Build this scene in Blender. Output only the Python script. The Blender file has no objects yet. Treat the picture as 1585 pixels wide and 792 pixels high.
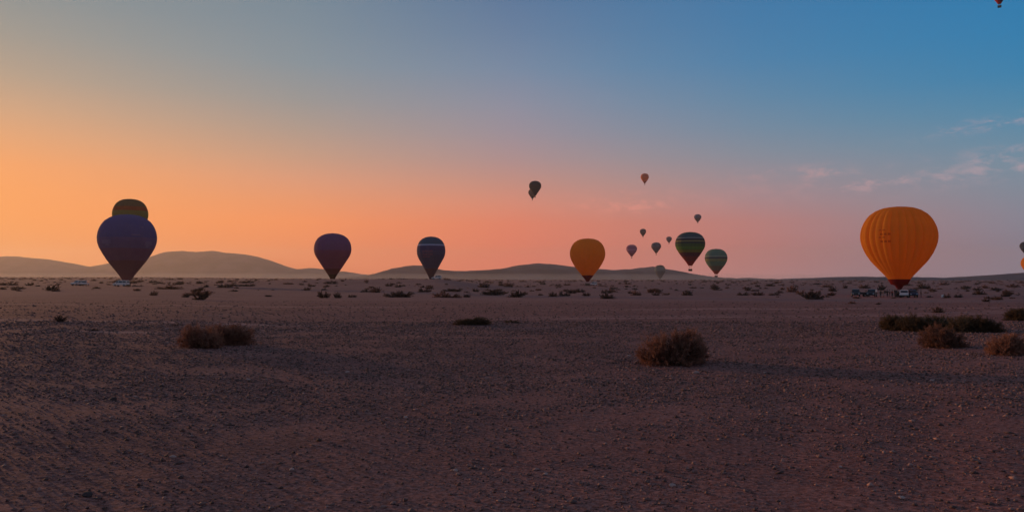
import bpy, bmesh, math, random
import numpy as np
from mathutils import Vector, Matrix
R = math.radians
rng = np.random.RandomState(7)
random.seed(7)
sc = bpy.context.scene
COL = sc.collection

# ------------------------------------------------------------------ camera
F = 1220.0            # focal length in pixels of the 1585 x 792 photograph
HOR = 432.0
EYE = 1.6
cam_d = bpy.data.cameras.new("camera")
cam_d.sensor_width = 36.0
cam_d.lens = F / 1585.0 * 36.0
cam_d.clip_start = 0.05
cam_d.clip_end = 40000.0
cam = bpy.data.objects.new("camera", cam_d)
COL.objects.link(cam)
PITCH = math.atan((HOR - 396.0) / F)
cam.location = (0, 0, EYE)
cam.rotation_euler = (R(90) + PITCH, 0, 0)
sc.camera = cam

# ------------------------------------------------------------------ colour management
sc.view_settings.view_transform = 'Standard'
sc.view_settings.look = 'None'
sc.view_settings.exposure = 0.0
sc.view_settings.gamma = 1.0

# ------------------------------------------------------------------ sun
SUN_AZ = R(-45.0)      # measured from +Y (view direction), negative = left
SUN_EL = R(4.0)
sun_d = bpy.data.lights.new("sun", 'SUN')
sun_d.energy = 2.4
sun_d.angle = R(0.8)
sun_d.color = (1.0, 0.50, 0.22)
sun = bpy.data.objects.new("sun", sun_d)
COL.objects.link(sun)
sdir = Vector((math.sin(SUN_AZ) * math.cos(SUN_EL), math.cos(SUN_AZ) * math.cos(SUN_EL), math.sin(SUN_EL)))
sun.rotation_euler = (-sdir).to_track_quat('-Z', 'Y').to_euler()
sun.location = (-60, 60, 40)

# ------------------------------------------------------------------ world: dawn sky
def lin(c):
    c = np.asarray(c, float) / 255.0
    return np.where(c <= 0.04045, c / 12.92, ((c + 0.055) / 1.055) ** 2.4)

# columns: angle from the sun's azimuth (deg); rows: elevation (deg) -> sRGB
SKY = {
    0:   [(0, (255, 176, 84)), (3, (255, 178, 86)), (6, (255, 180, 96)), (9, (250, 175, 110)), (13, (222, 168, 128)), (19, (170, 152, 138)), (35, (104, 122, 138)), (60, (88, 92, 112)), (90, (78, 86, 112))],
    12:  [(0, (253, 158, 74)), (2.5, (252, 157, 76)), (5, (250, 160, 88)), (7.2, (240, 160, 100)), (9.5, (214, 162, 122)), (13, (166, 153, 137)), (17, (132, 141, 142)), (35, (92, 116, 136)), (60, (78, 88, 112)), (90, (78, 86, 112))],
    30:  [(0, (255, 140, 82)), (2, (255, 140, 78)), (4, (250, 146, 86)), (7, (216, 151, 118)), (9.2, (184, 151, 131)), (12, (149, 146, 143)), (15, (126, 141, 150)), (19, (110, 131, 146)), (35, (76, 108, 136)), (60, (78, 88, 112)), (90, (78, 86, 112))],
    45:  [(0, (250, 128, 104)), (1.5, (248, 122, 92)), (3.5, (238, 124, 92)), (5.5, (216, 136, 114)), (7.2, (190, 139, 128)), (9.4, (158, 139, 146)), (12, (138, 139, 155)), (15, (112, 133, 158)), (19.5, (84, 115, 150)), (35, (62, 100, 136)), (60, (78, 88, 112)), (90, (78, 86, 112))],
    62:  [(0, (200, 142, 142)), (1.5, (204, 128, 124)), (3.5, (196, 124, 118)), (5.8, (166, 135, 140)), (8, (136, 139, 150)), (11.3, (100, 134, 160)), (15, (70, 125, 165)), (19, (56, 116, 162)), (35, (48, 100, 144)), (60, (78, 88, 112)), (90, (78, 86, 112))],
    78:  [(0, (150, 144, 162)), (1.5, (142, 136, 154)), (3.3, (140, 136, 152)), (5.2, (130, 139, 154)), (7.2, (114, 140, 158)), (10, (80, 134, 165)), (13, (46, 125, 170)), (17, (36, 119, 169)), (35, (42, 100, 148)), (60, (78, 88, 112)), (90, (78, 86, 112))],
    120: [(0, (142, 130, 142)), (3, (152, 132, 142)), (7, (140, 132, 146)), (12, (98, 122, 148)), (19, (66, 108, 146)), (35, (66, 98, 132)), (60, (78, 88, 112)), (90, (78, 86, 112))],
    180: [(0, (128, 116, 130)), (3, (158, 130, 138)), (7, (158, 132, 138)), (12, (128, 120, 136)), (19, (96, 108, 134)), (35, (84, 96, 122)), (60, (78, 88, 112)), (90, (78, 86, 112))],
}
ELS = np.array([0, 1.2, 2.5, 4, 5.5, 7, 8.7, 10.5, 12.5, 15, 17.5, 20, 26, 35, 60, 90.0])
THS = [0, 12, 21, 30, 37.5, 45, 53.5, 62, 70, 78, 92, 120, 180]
SKYK = sorted(SKY)
SKYT = np.array([[np.interp(ELS, [e for e, _ in SKY[t]], [c[k] for _, c in SKY[t]]) for k in range(3)] for t in SKYK])  # t,3,e
def sky_col(theta):
    return np.array([[np.interp(theta, SKYK, SKYT[:, k, j]) for k in range(3)] for j in range(len(ELS))])

w = bpy.data.worlds.new("World")
sc.world = w
w.use_nodes = True
nt = w.node_tree
nt.nodes.clear()
N = nt.nodes.new
L = nt.links.new
def math_n(t, op, a, b=None, c=None, clamp=False):
    n = t.nodes.new('ShaderNodeMath'); n.operation = op; n.use_clamp = clamp
    for i, v in enumerate((a, b, c)):
        if v is None: continue
        if isinstance(v, (int, float)): n.inputs[i].default_value = v
        else: t.links.new(v, n.inputs[i])
    return n.outputs[0]
def M_(op, a, b=None, c=None, clamp=False): return math_n(nt, op, a, b, c, clamp)
def mixc(t, fac, a, b):
    n = t.nodes.new('ShaderNodeMix'); n.data_type = 'RGBA'
    for sock, v in ((n.inputs[0], fac), (n.inputs[6], a), (n.inputs[7], b)):
        if isinstance(v, (int, float)): sock.default_value = v
        elif isinstance(v, (tuple, list, np.ndarray)): sock.default_value = (*[float(q) for q in v[:3]], 1)
        else: t.links.new(v, sock)
    return n.outputs[2]
tc = N('ShaderNodeTexCoord')
sep = N('ShaderNodeSeparateXYZ'); L(tc.outputs['Generated'], sep.inputs[0])
X, Y, Z = sep.outputs
Zc = M_('MAXIMUM', Z, 0.0)
el = M_('ARCSINE', M_('MINIMUM', Zc, 1.0))
hl = M_('MAXIMUM', M_('SQRT', M_('ADD', M_('MULTIPLY', X, X), M_('MULTIPLY', Y, Y))), 1e-4)
ct = M_('DIVIDE', M_('ADD', M_('MULTIPLY', X, math.sin(SUN_AZ)), M_('MULTIPLY', Y, math.cos(SUN_AZ))), hl)
th = M_('ARCCOSINE', M_('MAXIMUM', M_('MINIMUM', ct, 0.99999), -0.99999))
ef = M_('SQRT', M_('DIVIDE', el, math.pi / 2))
cur = None
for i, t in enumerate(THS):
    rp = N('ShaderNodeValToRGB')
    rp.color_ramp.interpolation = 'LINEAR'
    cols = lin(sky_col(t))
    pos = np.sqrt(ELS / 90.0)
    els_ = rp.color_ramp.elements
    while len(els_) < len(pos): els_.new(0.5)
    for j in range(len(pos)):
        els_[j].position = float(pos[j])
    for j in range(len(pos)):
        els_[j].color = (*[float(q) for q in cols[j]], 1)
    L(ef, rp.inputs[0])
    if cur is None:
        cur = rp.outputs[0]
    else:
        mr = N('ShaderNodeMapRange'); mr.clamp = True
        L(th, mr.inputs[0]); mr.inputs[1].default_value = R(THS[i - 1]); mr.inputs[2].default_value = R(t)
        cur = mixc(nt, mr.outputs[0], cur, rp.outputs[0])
# thin high cloudlets on a level cloud sheet (perspective comes from direction / height)
Zs = M_('MAXIMUM', Z, 0.02)
cx_ = N('ShaderNodeCombineXYZ'); L(M_('DIVIDE', X, Zs), cx_.inputs[0]); L(M_('DIVIDE', Y, Zs), cx_.inputs[1])
def noise_n(t, vec, scale, detail=4, rough=0.55, dist=0.0):
    n = t.nodes.new('ShaderNodeTexNoise'); n.inputs['Scale'].default_value = scale
    n.inputs['Detail'].default_value = detail; n.inputs['Roughness'].default_value = rough
    n.inputs['Distortion'].default_value = dist
    if vec is not None: t.links.new(vec, n.inputs['Vector'])
    return n.outputs[0]
def ramp_f(t, v, a, b):
    m = t.nodes.new('ShaderNodeMapRange'); m.interpolation_type = 'SMOOTHSTEP'
    t.links.new(v, m.inputs[0]); m.inputs[1].default_value = a; m.inputs[2].default_value = b
    return m.outputs[0]
mpc = N('ShaderNodeMapping'); mpc.inputs['Scale'].default_value = (1, 1, 2.6); mpc.inputs['Rotation'].default_value = (0.0, 0.05, 0.0); L(tc.outputs['Generated'], mpc.inputs[0])
fine = ramp_f(nt, noise_n(nt, mpc.outputs[0], 34.0, 7, 0.68, 0.35), 0.44, 0.70)
big = ramp_f(nt, noise_n(nt, mpc.outputs[0], 5.5, 3, 0.5), 0.38, 0.56)
# sheet edges: elevation band that climbs away from the sun
eld = M_('MULTIPLY', el, 180 / math.pi)
thd = M_('MULTIPLY', th, 180 / math.pi)
mid = M_('ADD', M_('MULTIPLY', thd, 0.062), 2.4)       # centre of the band
off = M_('DIVIDE', M_('SUBTRACT', eld, mid), 1.25)
band = M_('SUBTRACT', 1.0, ramp_f(nt, M_('ABSOLUTE', off), 0.1, 1.4))
off2 = M_('DIVIDE', M_('SUBTRACT', eld, M_('ADD', M_('MULTIPLY', thd, 0.10), 1.9)), 0.55)
band2 = M_('MULTIPLY', M_('SUBTRACT', 1.0, ramp_f(nt, M_('ABSOLUTE', off2), 0.1, 1.3)), ramp_f(nt, thd, 66.0, 74.0))
band = M_('MAXIMUM', band, band2)
side = ramp_f(nt, thd, 38.0, 54.0)
cm = M_('MULTIPLY', M_('MULTIPLY', fine, M_('ADD', M_('MULTIPLY', big, 0.8), 0.2)), M_('MULTIPLY', band, side))
cl_col = mixc(nt, ramp_f(nt, thd, 50, 78), lin((250, 156, 136)), lin((206, 168, 172)))
cur = mixc(nt, M_('MULTIPLY', cm, 0.50), cur, cl_col)
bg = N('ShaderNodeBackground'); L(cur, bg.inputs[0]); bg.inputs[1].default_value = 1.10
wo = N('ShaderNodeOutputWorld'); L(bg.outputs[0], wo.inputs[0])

# ------------------------------------------------------------------ noise helpers
def _h(ix, iy, s):
    n = (ix.astype(np.int64) * 374761393 + iy.astype(np.int64) * 668265263 + s * 1442695041) & 0xFFFFFFFF
    n = ((n ^ (n >> 13)) * 1274126177) & 0xFFFFFFFF
    n = n ^ (n >> 16)
    return (n & 0xFFFFFF) / float(0xFFFFFF)
def vnoise(x, y, s=0):
    """gradient noise, about -0.7..0.7"""
    x0 = np.floor(x); y0 = np.floor(y); fx = x - x0; fy = y - y0
    u = fx * fx * fx * (fx * (fx * 6 - 15) + 10); v = fy * fy * fy * (fy * (fy * 6 - 15) + 10)
    r = []
    for dx in (0, 1):
        for dy in (0, 1):
            a = _h(x0 + dx, y0 + dy, s) * 2 * math.pi
            r.append(np.cos(a) * (fx - dx) + np.sin(a) * (fy - dy))
    return (r[0] * (1 - v) + r[1] * v) * (1 - u) + (r[2] * (1 - v) + r[3] * v) * u
def fbm(x, y, o=4, s=0, g=0.5):
    t = 0; a = 1
    for i in range(o):
        t = t + a * vnoise(x * 2 ** i + 17.3 * i, y * 2 ** i - 9.1 * i, s + i); a *= g
    return t

# ------------------------------------------------------------------ terrain
KD = np.array([1.0, 40, 75, 120, 192, 270, 350, 420, 520, 750, 1300, 3000, 12000])
KA = np.radians([-50, -33, -26, -13.5, -6, 0, 6, 18, 26, 33, 50])
H_left = [None, 480.8, 465.5, 455.5, 448, 444, 440.5, 438, 436, 432.5, 430, 429, 427.6]
H_ml   = [None, 480.8, 466, 458, 448.5, 439, 432.0, 437.5, 437.5, 434, 432, 431, 430.6]
H_ce   = [None, 480.8, 466, 460, 453, 447.5, 443.5, 441, 439, 436, 433.6, 432.2, 431.6]
H_ri   = [None, 480.8, 467.3, 464.2, 461.8, 453.5, 447.5, 444.5, 441.5, 437.5, 434.5, 432.8, 432.2]
ROWS = [H_left, H_left, H_left, H_ml, H_ml, H_ce, H_ce, [None if a is None else (a + b) / 2 for a, b in zip(H_ce, H_ri)], H_ri, H_ri, H_ri]
TZ = np.zeros((len(KA), len(KD)))
for i, (a, row) in enumerate(zip(KA, ROWS)):
    for j, d in enumerate(KD):
        TZ[i, j] = 0.0 if row[j] is None else EYE - (row[j] - HOR) / F * math.cos(a) * d
LKD = np.log(KD)
def terrain(x, y, micro=True):
    x = np.asarray(x, float); y = np.asarray(y, float)
    d = np.hypot(x, y) + 1e-6
    az = np.arctan2(x, y)
    aa = np.clip(np.where(np.abs(az) > R(50), np.sign(az) * R(50), az), KA[0], KA[-1])
    # blend to a common profile behind the camera
    ld = np.clip(np.log(np.maximum(d, 1.0)), LKD[0], LKD[-1] - 1e-9)
    i = np.clip(np.searchsorted(KA, aa, 'right') - 1, 0, len(KA) - 2)
    j = np.clip(np.searchsorted(LKD, ld, 'right') - 1, 0, len(KD) - 2)
    fa = (aa - KA[i]) / (KA[i + 1] - KA[i]); fa = fa * fa * (3 - 2 * fa)
    fd = (ld - LKD[j]) / (LKD[j + 1] - LKD[j])
    z = (TZ[i, j] * (1 - fd) + TZ[i, j + 1] * fd) * (1 - fa) + (TZ[i + 1, j] * (1 - fd) + TZ[i + 1, j + 1] * fd) * fa
    back = np.clip((np.abs(az) - R(60)) / R(100), 0, 1)
    z = z * (1 - back) + np.where(d > 40, TZ[5, j] * (1 - fd) + TZ[5, j + 1] * fd, 0) * back
    # swells
    z = z + 0.07 * vnoise(x / 9, y / 9, 3) * np.clip(d / 12, 0, 1) * np.clip(1.2 - d / 300, 0.3, 1)
    far = np.clip((d - 60) / 200, 0, 1)
    z = z + far * (0.22 * vnoise(x / 45, y / 32, 5) + 0.12 * vnoise(x / 13, y / 17, 6)) * np.clip(d / 500, 0.6, 4)
    if micro:
        near = np.clip(1.6 - d / 36, 0, 1)
        z = z + 0.008 * fbm(x / 1.3, y / 1.1, 3, 11) * np.clip(1.8 - d / 60, 0, 1)
        z = z + near * (0.0025 * fbm(x / 0.12, y / 0.14, 3, 21, 0.8))
        z = z + near * 0.005 * np.maximum(0, vnoise(x / 0.06, y / 0.06, 31) - 0.2) * 2
    return z
def TZp(x, y): return float(terrain(np.array([x]), np.array([y]))[0])

def ray(px, py):
    vx = (px - 792.5) / F; vz = (396.0 - py) / F
    c, s = math.cos(PITCH), math.sin(PITCH)
    return np.array([vx, c - s * vz, s + c * vz])
def ground_at(px, py, dmax=4000):
    """first point of the terrain on the line of sight through a pixel"""
    v = ray(px, py)
    ts = np.geomspace(3.0, dmax, 4000)
    z = EYE + v[2] * ts
    g = terrain(v[0] * ts, v[1] * ts, False)
    k = np.argmax(z <= g)
    if z[k] > g[k]: k = len(ts) - 1
    t = ts[k]
    return float(v[0] * t), float(v[1] * t)

# ------------------------------------------------------------------ mesh helpers
def mesh_np(name, V, Fc, n=None):
    """V (n,3); Fc (m,k) with constant k"""
    me = bpy.data.meshes.new(name)
    V = np.asarray(V, np.float32); Fc = np.asarray(Fc, np.int32)
    me.vertices.add(len(V)); me.vertices.foreach_set('co', V.ravel())
    k = Fc.shape[1]
    me.loops.add(Fc.size); me.loops.foreach_set('vertex_index', Fc.ravel())
    me.polygons.add(len(Fc)); me.polygons.foreach_set('loop_start', np.arange(0, Fc.size, k, dtype=np.int32))
    try: me.polygons.foreach_set('loop_total', np.full(len(Fc), k, np.int32))
    except Exception: pass
    me.update(calc_edges=True)
    return me
def smooth(me, on=True):
    me.polygons.foreach_set('use_smooth', np.full(len(me.polygons), on)); me.update()
def ob(name, me, mat=None, parent=None, loc=None, rot=None, scale=None):
    o = bpy.data.objects.new(name, me); COL.objects.link(o)
    if mat is not None and len(me.materials) == 0: me.materials.append(mat)
    elif mat is not None and me.materials[0] is not mat:
        o.material_slots[0].link = 'OBJECT'; o.material_slots[0].material = mat
    if parent is not None: o.parent = parent
    if loc is not None: o.location = loc
    if rot is not None: o.rotation_euler = rot
    if scale is not None: o.scale = scale
    return o
def tag(o, label=None, cat=None, group=None, kind=None):
    if label: o['label'] = label
    if cat: o['category'] = cat
    if group: o['group'] = group
    if kind: o['kind'] = kind
    return o
def thing(name, label, cat, loc=(0, 0, 0), rz=0.0, group=None):
    o = bpy.data.objects.new(name, None); COL.objects.link(o)
    o.location = loc; o.rotation_euler = (0, 0, rz); o.empty_display_size = 0.2
    return tag(o, label, cat, group)
def copy_tree(o, parent=None):
    c = o.copy(); COL.objects.link(c)
    if parent is not None: c.parent = parent
    for ch in list(o.children): copy_tree(ch, c)
    return c
def setmat(root, part, mat):
    for ch in root.children_recursive:
        if ch.name.split('.')[0] == part:
            ch.material_slots[0].link = 'OBJECT'; ch.material_slots[0].material = mat

class MB:
    """collects shapes into ONE mesh"""
    def __init__(s): s.bm = bmesh.new()
    def box(s, c, d, rz=0.0, bevel=0.0, taper=(1, 1), ry=0.0, rx=0.0):
        m = Matrix.Translation(c) @ Matrix.Rotation(rz, 4, 'Z') @ Matrix.Rotation(ry, 4, 'Y') @ Matrix.Rotation(rx, 4, 'X') 
        g = bmesh.ops.create_cube(s.bm, size=1.0)
        for v in g['verts']:
            if v.co.z > 0: v.co.x *= taper[0]; v.co.y *= taper[1]
            v.co = Vector((v.co.x * d[0], v.co.y * d[1], v.co.z * d[2]))
        if bevel > 0:
            es = list({e for v in g['verts'] for e in v.link_edges})
            r = bmesh.ops.bevel(s.bm, geom=es, offset=bevel, segments=2, affect='EDGES', profile=0.6)
            vs = list({v for f in r['faces'] for v in f.verts} | {v for v in g['verts'] if v.is_valid})
        else: vs = g['verts']
        for v in vs: v.co = m @ v.co
        return s
    def tube(s, a, b, r0, r1=None, n=8):
        a = Vector(a); b = Vector(b); r1 = r0 if r1 is None else r1
        q = (b - a).to_track_quat('Z', 'Y').to_matrix()
        A = []; B = []
        for i in range(n):
            t = 2 * math.pi * i / n; u = Vector((math.cos(t), math.sin(t), 0))
            A.append(s.bm.verts.new(a + q @ (u * r0))); B.append(s.bm.verts.new(b + q @ (u * r1)))
        for i in range(n):
            s.bm.faces.new((A[i], A[(i + 1) % n], B[(i + 1) % n], B[i]))
        s.bm.faces.new(A[::-1]); s.bm.faces.new(B)
        return s
    def prism(s, pts, y0, y1, inset=None):
        """side profile in x,z extruded across y; inset: list of y scale per point"""
        ins = inset or [1.0] * len(pts)
        A = [s.bm.verts.new((x, y0 * k, z)) for (x, z), k in zip(pts, ins)]
        B = [s.bm.verts.new((x, y1 * k, z)) for (x, z), k in zip(pts, ins)]
        n = len(pts)
        for i in range(n): s.bm.faces.new((A[i], A[(i + 1) % n], B[(i + 1) % n], B[i]))
        s.bm.faces.new(A[::-1]); s.bm.faces.new(B)
        return s
    def mesh(s, name, sm=False, bevel=0.0):
        bmesh.ops.recalc_face_normals(s.bm, faces=s.bm.faces[:])
        if bevel > 0:
            es = [e for e in s.bm.edges if len(e.link_faces) == 2 and e.calc_face_angle(0) > 0.35]
            bmesh.ops.bevel(s.bm, geom=es, offset=bevel, segments=2, affect='EDGES')
        me = bpy.data.meshes.new(name); s.bm.to_mesh(me); s.bm.free()
        if sm: smooth(me)
        return me

# ------------------------------------------------------------------ materials
def new_mat(name):
    m = bpy.data.materials.new(name); m.use_nodes = True
    t = m.node_tree; b = t.nodes['Principled BSDF']
    return m, t, b
def simple(name, col, rough=0.6, metal=0.0, var=0.12, scale=6.0, spec=0.4, trans=0.0):
    m, t, b = new_mat(name)
    c = t.nodes.new('ShaderNodeTexCoord')
    n = noise_n(t, c.outputs['Object'], scale, 4)
    d = [max(0, q * (1 - var)) for q in col]; l = [min(1, q * (1 + var)) for q in col]
    t.links.new(mixc(t, n, d, l), b.inputs['Base Color'])
    b.inputs['Roughness'].default_value = rough; b.inputs['Metallic'].default_value = metal
    b.inputs['Specular IOR Level'].default_value = spec
    return m

def fabric(name, stops, transl=0.35, vertical=None):
    """balloon cloth: colour by printed bands along height (stops: [(z 0..1, rgb linear)])"""
    m, t, b = new_mat(name)
    c = t.nodes.new('ShaderNodeTexCoord'); sp = t.nodes.new('ShaderNodeSeparateXYZ')
    t.links.new(c.outputs['Generated'], sp.inputs[0])
    if len(stops) == 1:
        col = None; base = stops[0][1]
        n = noise_n(t, c.outputs['Object'], 0.35, 3)
        col = mixc(t, n, [q * 0.9 for q in base], [q * 1.1 for q in base])
    else:
        rp = t.nodes.new('ShaderNodeValToRGB'); rp.color_ramp.interpolation = 'CONSTANT'
        e = rp.color_ramp.elements
        while len(e) < len(stops): e.new(0.5)
        for i, (p, q) in enumerate(stops): e[i].position = p
        for i, (p, q) in enumerate(stops): e[i].color = (*q, 1)
        t.links.new(sp.outputs[2], rp.inputs[0])
        n = noise_n(t, c.outputs['Object'], 0.35, 3)
        mm = t.nodes.new('ShaderNodeMix'); mm.data_type = 'RGBA'; mm.blend_type = 'MULTIPLY'; mm.inputs[0].default_value = 1
        t.links.new(rp.outputs[0], mm.inputs[6])
        t.links.new(mixc(t, n, (0.88, 0.88, 0.88), (1.1, 1.1, 1.1)), mm.inputs[7])
        col = mm.outputs[2]
    t.links.new(col, b.inputs['Base Color'])
    b.inputs['Roughness'].default_value = 0.8; b.inputs['Specular IOR Level'].default_value = 0.08
    # fine horizontal seams of the cloth panels
    wv = t.nodes.new('ShaderNodeTexWave'); wv.bands_direction = 'Z'; wv.inputs['Scale'].default_value = 0.28
    wv.inputs['Distortion'].default_value = 0.6; wv.inputs['Detail'].default_value = 2
    t.links.new(c.outputs['Object'], wv.inputs['Vector'])
    bp = t.nodes.new('ShaderNodeBump'); bp.inputs['Strength'].default_value = 0.12; bp.inputs['Distance'].default_value = 0.15
    t.links.new(wv.outputs[1], bp.inputs['Height']); t.links.new(bp.outputs[0], b.inputs['Normal'])
    tr = t.nodes.new('ShaderNodeBsdfTranslucent'); t.links.new(col, tr.inputs[0])
    mx = t.nodes.new('ShaderNodeMixShader'); mx.inputs[0].default_value = transl
    out = t.nodes['Material Output']
    t.links.new(b.outputs[0], mx.inputs[1]); t.links.new(tr.outputs[0], mx.inputs[2]); t.links.new(mx.outputs[0], out.inputs[0])
    return m

# ground material --------------------------------------------------
def ground_mat():
    m, t, b = new_mat('stony_soil')
    c = t.nodes.new('ShaderNodeTexCoord'); P = c.outputs['Object']
    def mapped(sx, sy, rz=0):
        mp = t.nodes.new('ShaderNodeMapping'); mp.inputs['Scale'].default_value = (sx, sy, 1); mp.inputs['Rotation'].default_value = (0, 0, rz)
        t.links.new(P, mp.inputs[0]); return mp.outputs[0]
    big = noise_n(t, mapped(0.16, 0.30), 1.0, 7, 0.68)
    mid = noise_n(t, P, 1.7, 5, 0.6)
    fin = noise_n(t, P, 23.0, 6, 0.72)
    col = mixc(t, ramp_f(t, big, 0.35, 0.68), GA, GB)
    col = mixc(t, math_n(t, 'MULTIPLY', ramp_f(t, mid, 0.45, 0.75), 0.45), col, GC)
    col = mixc(t, ramp_f(t, fin, 0.36, 0.66), mixc(t, 0.58, col, (0.022, 0.010, 0.009)), mixc(t, 0.25, col, (0.50, 0.30, 0.25)))
    # stones lying in the soil, too small to be geometry of their own
    vo = t.nodes.new('ShaderNodeTexVoronoi'); vo.inputs['Scale'].default_value = 30; t.links.new(P, vo.inputs['Vector'])
    sp = math_n(t, 'MULTIPLY', math_n(t, 'SUBTRACT', 1.0, ramp_f(t, vo.outputs[0], 0.18, 0.34)),
                ramp_f(t, noise_n(t, P, 9.0, 3), 0.48, 0.62))
    st = t.nodes.new('ShaderNodeSeparateColor'); t.links.new(vo.outputs[1], st.inputs[0])
    col = mixc(t, math_n(t, 'MULTIPLY', sp, 0.5), col, mixc(t, st.outputs[0], (0.06, 0.04, 0.035), (0.34, 0.23, 0.20)))
    # bands of pale dusty soil, blown flat and driven over, farther out
    geo = t.nodes.new('ShaderNodeAttribute'); geo.attribute_name = 'dust'
    dn = math_n(t, 'MULTIPLY', geo.outputs['Fac'], ramp_f(t, noise_n(t, mapped(0.5, 1.6), 1.0, 4), 0.25, 0.6))
    col = mixc(t, dn, col, GD)
    t.links.new(col, b.inputs['Base Color'])
    b.inputs['Roughness'].default_value = 1.0; b.inputs['Specular IOR Level'].default_value = 0.06
    h = math_n(t, 'ADD', math_n(t, 'MULTIPLY', fin, 1.0), math_n(t, 'MULTIPLY', sp, 0.35))
    bp = t.nodes.new('ShaderNodeBump'); bp.inputs['Strength'].default_value = 0.7; bp.inputs['Distance'].default_value = 0.02
    t.links.new(h, bp.inputs['Height']); 
    h2 = noise_n(t, mapped(1.4, 2.0), 1.0, 8, 0.65)
    b2 = t.nodes.new('ShaderNodeBump'); b2.inputs['Strength'].default_value = 0.2; b2.inputs['Distance'].default_value = 0.25
    t.links.new(h2, b2.inputs['Height']); t.links.new(bp.outputs[0], b2.inputs['Normal']); t.links.new(b2.outputs[0], b.inputs['Normal'])
    return m
GA = (0.385, 0.140, 0.106); GB = (0.520, 0.206, 0.156); GC = (0.250, 0.098, 0.077); GD = (0.60, 0.300, 0.235)
M_ground = ground_mat()

def hill_mat():
    m, t, b = new_mat('bare_rocky_hill')
    c = t.nodes.new('ShaderNodeTexCoord')
    n = noise_n(t, c.outputs['Object'], 0.006, 8, 0.6)
    t.links.new(mixc(t, ramp_f(t, n, 0.35, 0.7), (0.10, 0.062, 0.062), (0.20, 0.128, 0.125)), b.inputs['Base Color'])
    b.inputs['Roughness'].default_value = 0.95; b.inputs['Specular IOR Level'].default_value = 0.1
    return m
M_hill = hill_mat()

# ------------------------------------------------------------------ ground sheet
def build_ground():
    az = np.concatenate([np.radians(np.arange(-41, 41.001, 0.11)), np.radians(np.arange(45, 316, 4.0))])
    r1 = np.linspace(0.4, 4.3, 14)
    ypx = np.arange(HOR + F * EYE / 4.45, HOR + F * EYE / 62.0, -0.95)
    r2 = F * EYE / (ypx - HOR)
    r3 = np.geomspace(63, 9000, 330)
    r = np.concatenate([r1, r2, r3])
    A, Rr = np.meshgrid(az, r, indexing='xy')
    X = np.sin(A) * Rr; Y = np.cos(A) * Rr
    Zg = terrain(X.ravel(), Y.ravel()).reshape(X.shape)
    nr, na = X.shape
    V = np.stack([X.ravel(), Y.ravel(), Zg.ravel()], 1)
    V = np.vstack([V, [[0, 0, TZp(0.01, 0.01)]]])
    i = np.arange(nr - 1)[:, None]; j = np.arange(na)[None, :]; j2 = (j + 1) % na
    Q = np.stack([(i * na + j), ((i + 1) * na + j), ((i + 1) * na + j2), (i * na + j2)], -1).reshape(-1, 4)
    Q = Q[:, ::-1]
    # centre disc, as quads with a doubled corner avoided: use triangles in a second small mesh merged by bmesh-free arrays
    me = bpy.data.meshes.new('ground')
    c = len(V) - 1
    T = np.stack([np.full(na, c), (np.arange(na) + 1) % na, np.arange(na)], 1)
    me.vertices.add(len(V)); me.vertices.foreach_set('co', V.astype(np.float32).ravel())
    loops = np.concatenate([Q.ravel(), T.ravel()]).astype(np.int32)
    me.loops.add(len(loops)); me.loops.foreach_set('vertex_index', loops)
    me.polygons.add(len(Q) + len(T))
    ls = np.concatenate([np.arange(len(Q)) * 4, len(Q) * 4 + np.arange(len(T)) * 3]).astype(np.int32)
    me.polygons.foreach_set('loop_start', ls)
    try: me.polygons.foreach_set('loop_total', np.concatenate([np.full(len(Q), 4), np.full(len(T), 3)]).astype(np.int32))
    except Exception: pass
    me.update(calc_edges=True)
    smooth(me)
    # dusty bands: wheel tracks and blown pale soil, laid out on the plain in metres
    x, y = V[:, 0], V[:, 1]; d = np.hypot(x, y)
    dust = np.zeros(len(V))
    def track(y0, slope, wid, amp, x0=-200, x1=200, seed=0, st=1.0):
        nonlocal dust
        cy = y0 + slope * x + amp * vnoise(x / 22, x * 0 + seed, 40 + seed) 
        k = np.exp(-((y - cy) / wid) ** 2) * st
        k *= np.clip((x - x0) / 6, 0, 1) * np.clip((x1 - x) / 6, 0, 1)
        dust = np.maximum(dust, k)
    track(31.5, 0.02, 0.30, 1.0, -3, 200, 1, 1.0)
    track(33.0, 0.02, 0.30, 1.0, -3, 200, 1, 0.8)
    track(44.0, -0.06, 0.8, 3.0, 4, 40, 2, 1.0)
    track(42.0, -0.06, 0.5, 3.0, 0, 30, 2, 0.9)
    track(24.5, 0.07, 0.25, 1.0, -12, 0, 3, 0.9)
    track(27.5, 0.05, 0.5, 1.0, -60, -3, 4, 0.8)
    track(22.0, 0.02, 0.3, 1.0, -30, -5, 6, 0.8)
    track(51.0, 0.05, 1.0, 3.0, -60, -2, 7, 0.7)
    far = np.clip((d - 62) / 25, 0, 1) * np.clip(0.62 + 0.5 * vnoise(x / 30, y / 60, 50), 0, 1)
    dust = np.clip(np.maximum(dust, far * 0.40), 0, 1)
    at = me.attributes.new('dust', 'FLOAT', 'POINT'); at.data.foreach_set('value', dust.astype(np.float32))
    o = ob('ground', me, M_ground)
    tag(o, kind='structure')
build_ground()

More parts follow.
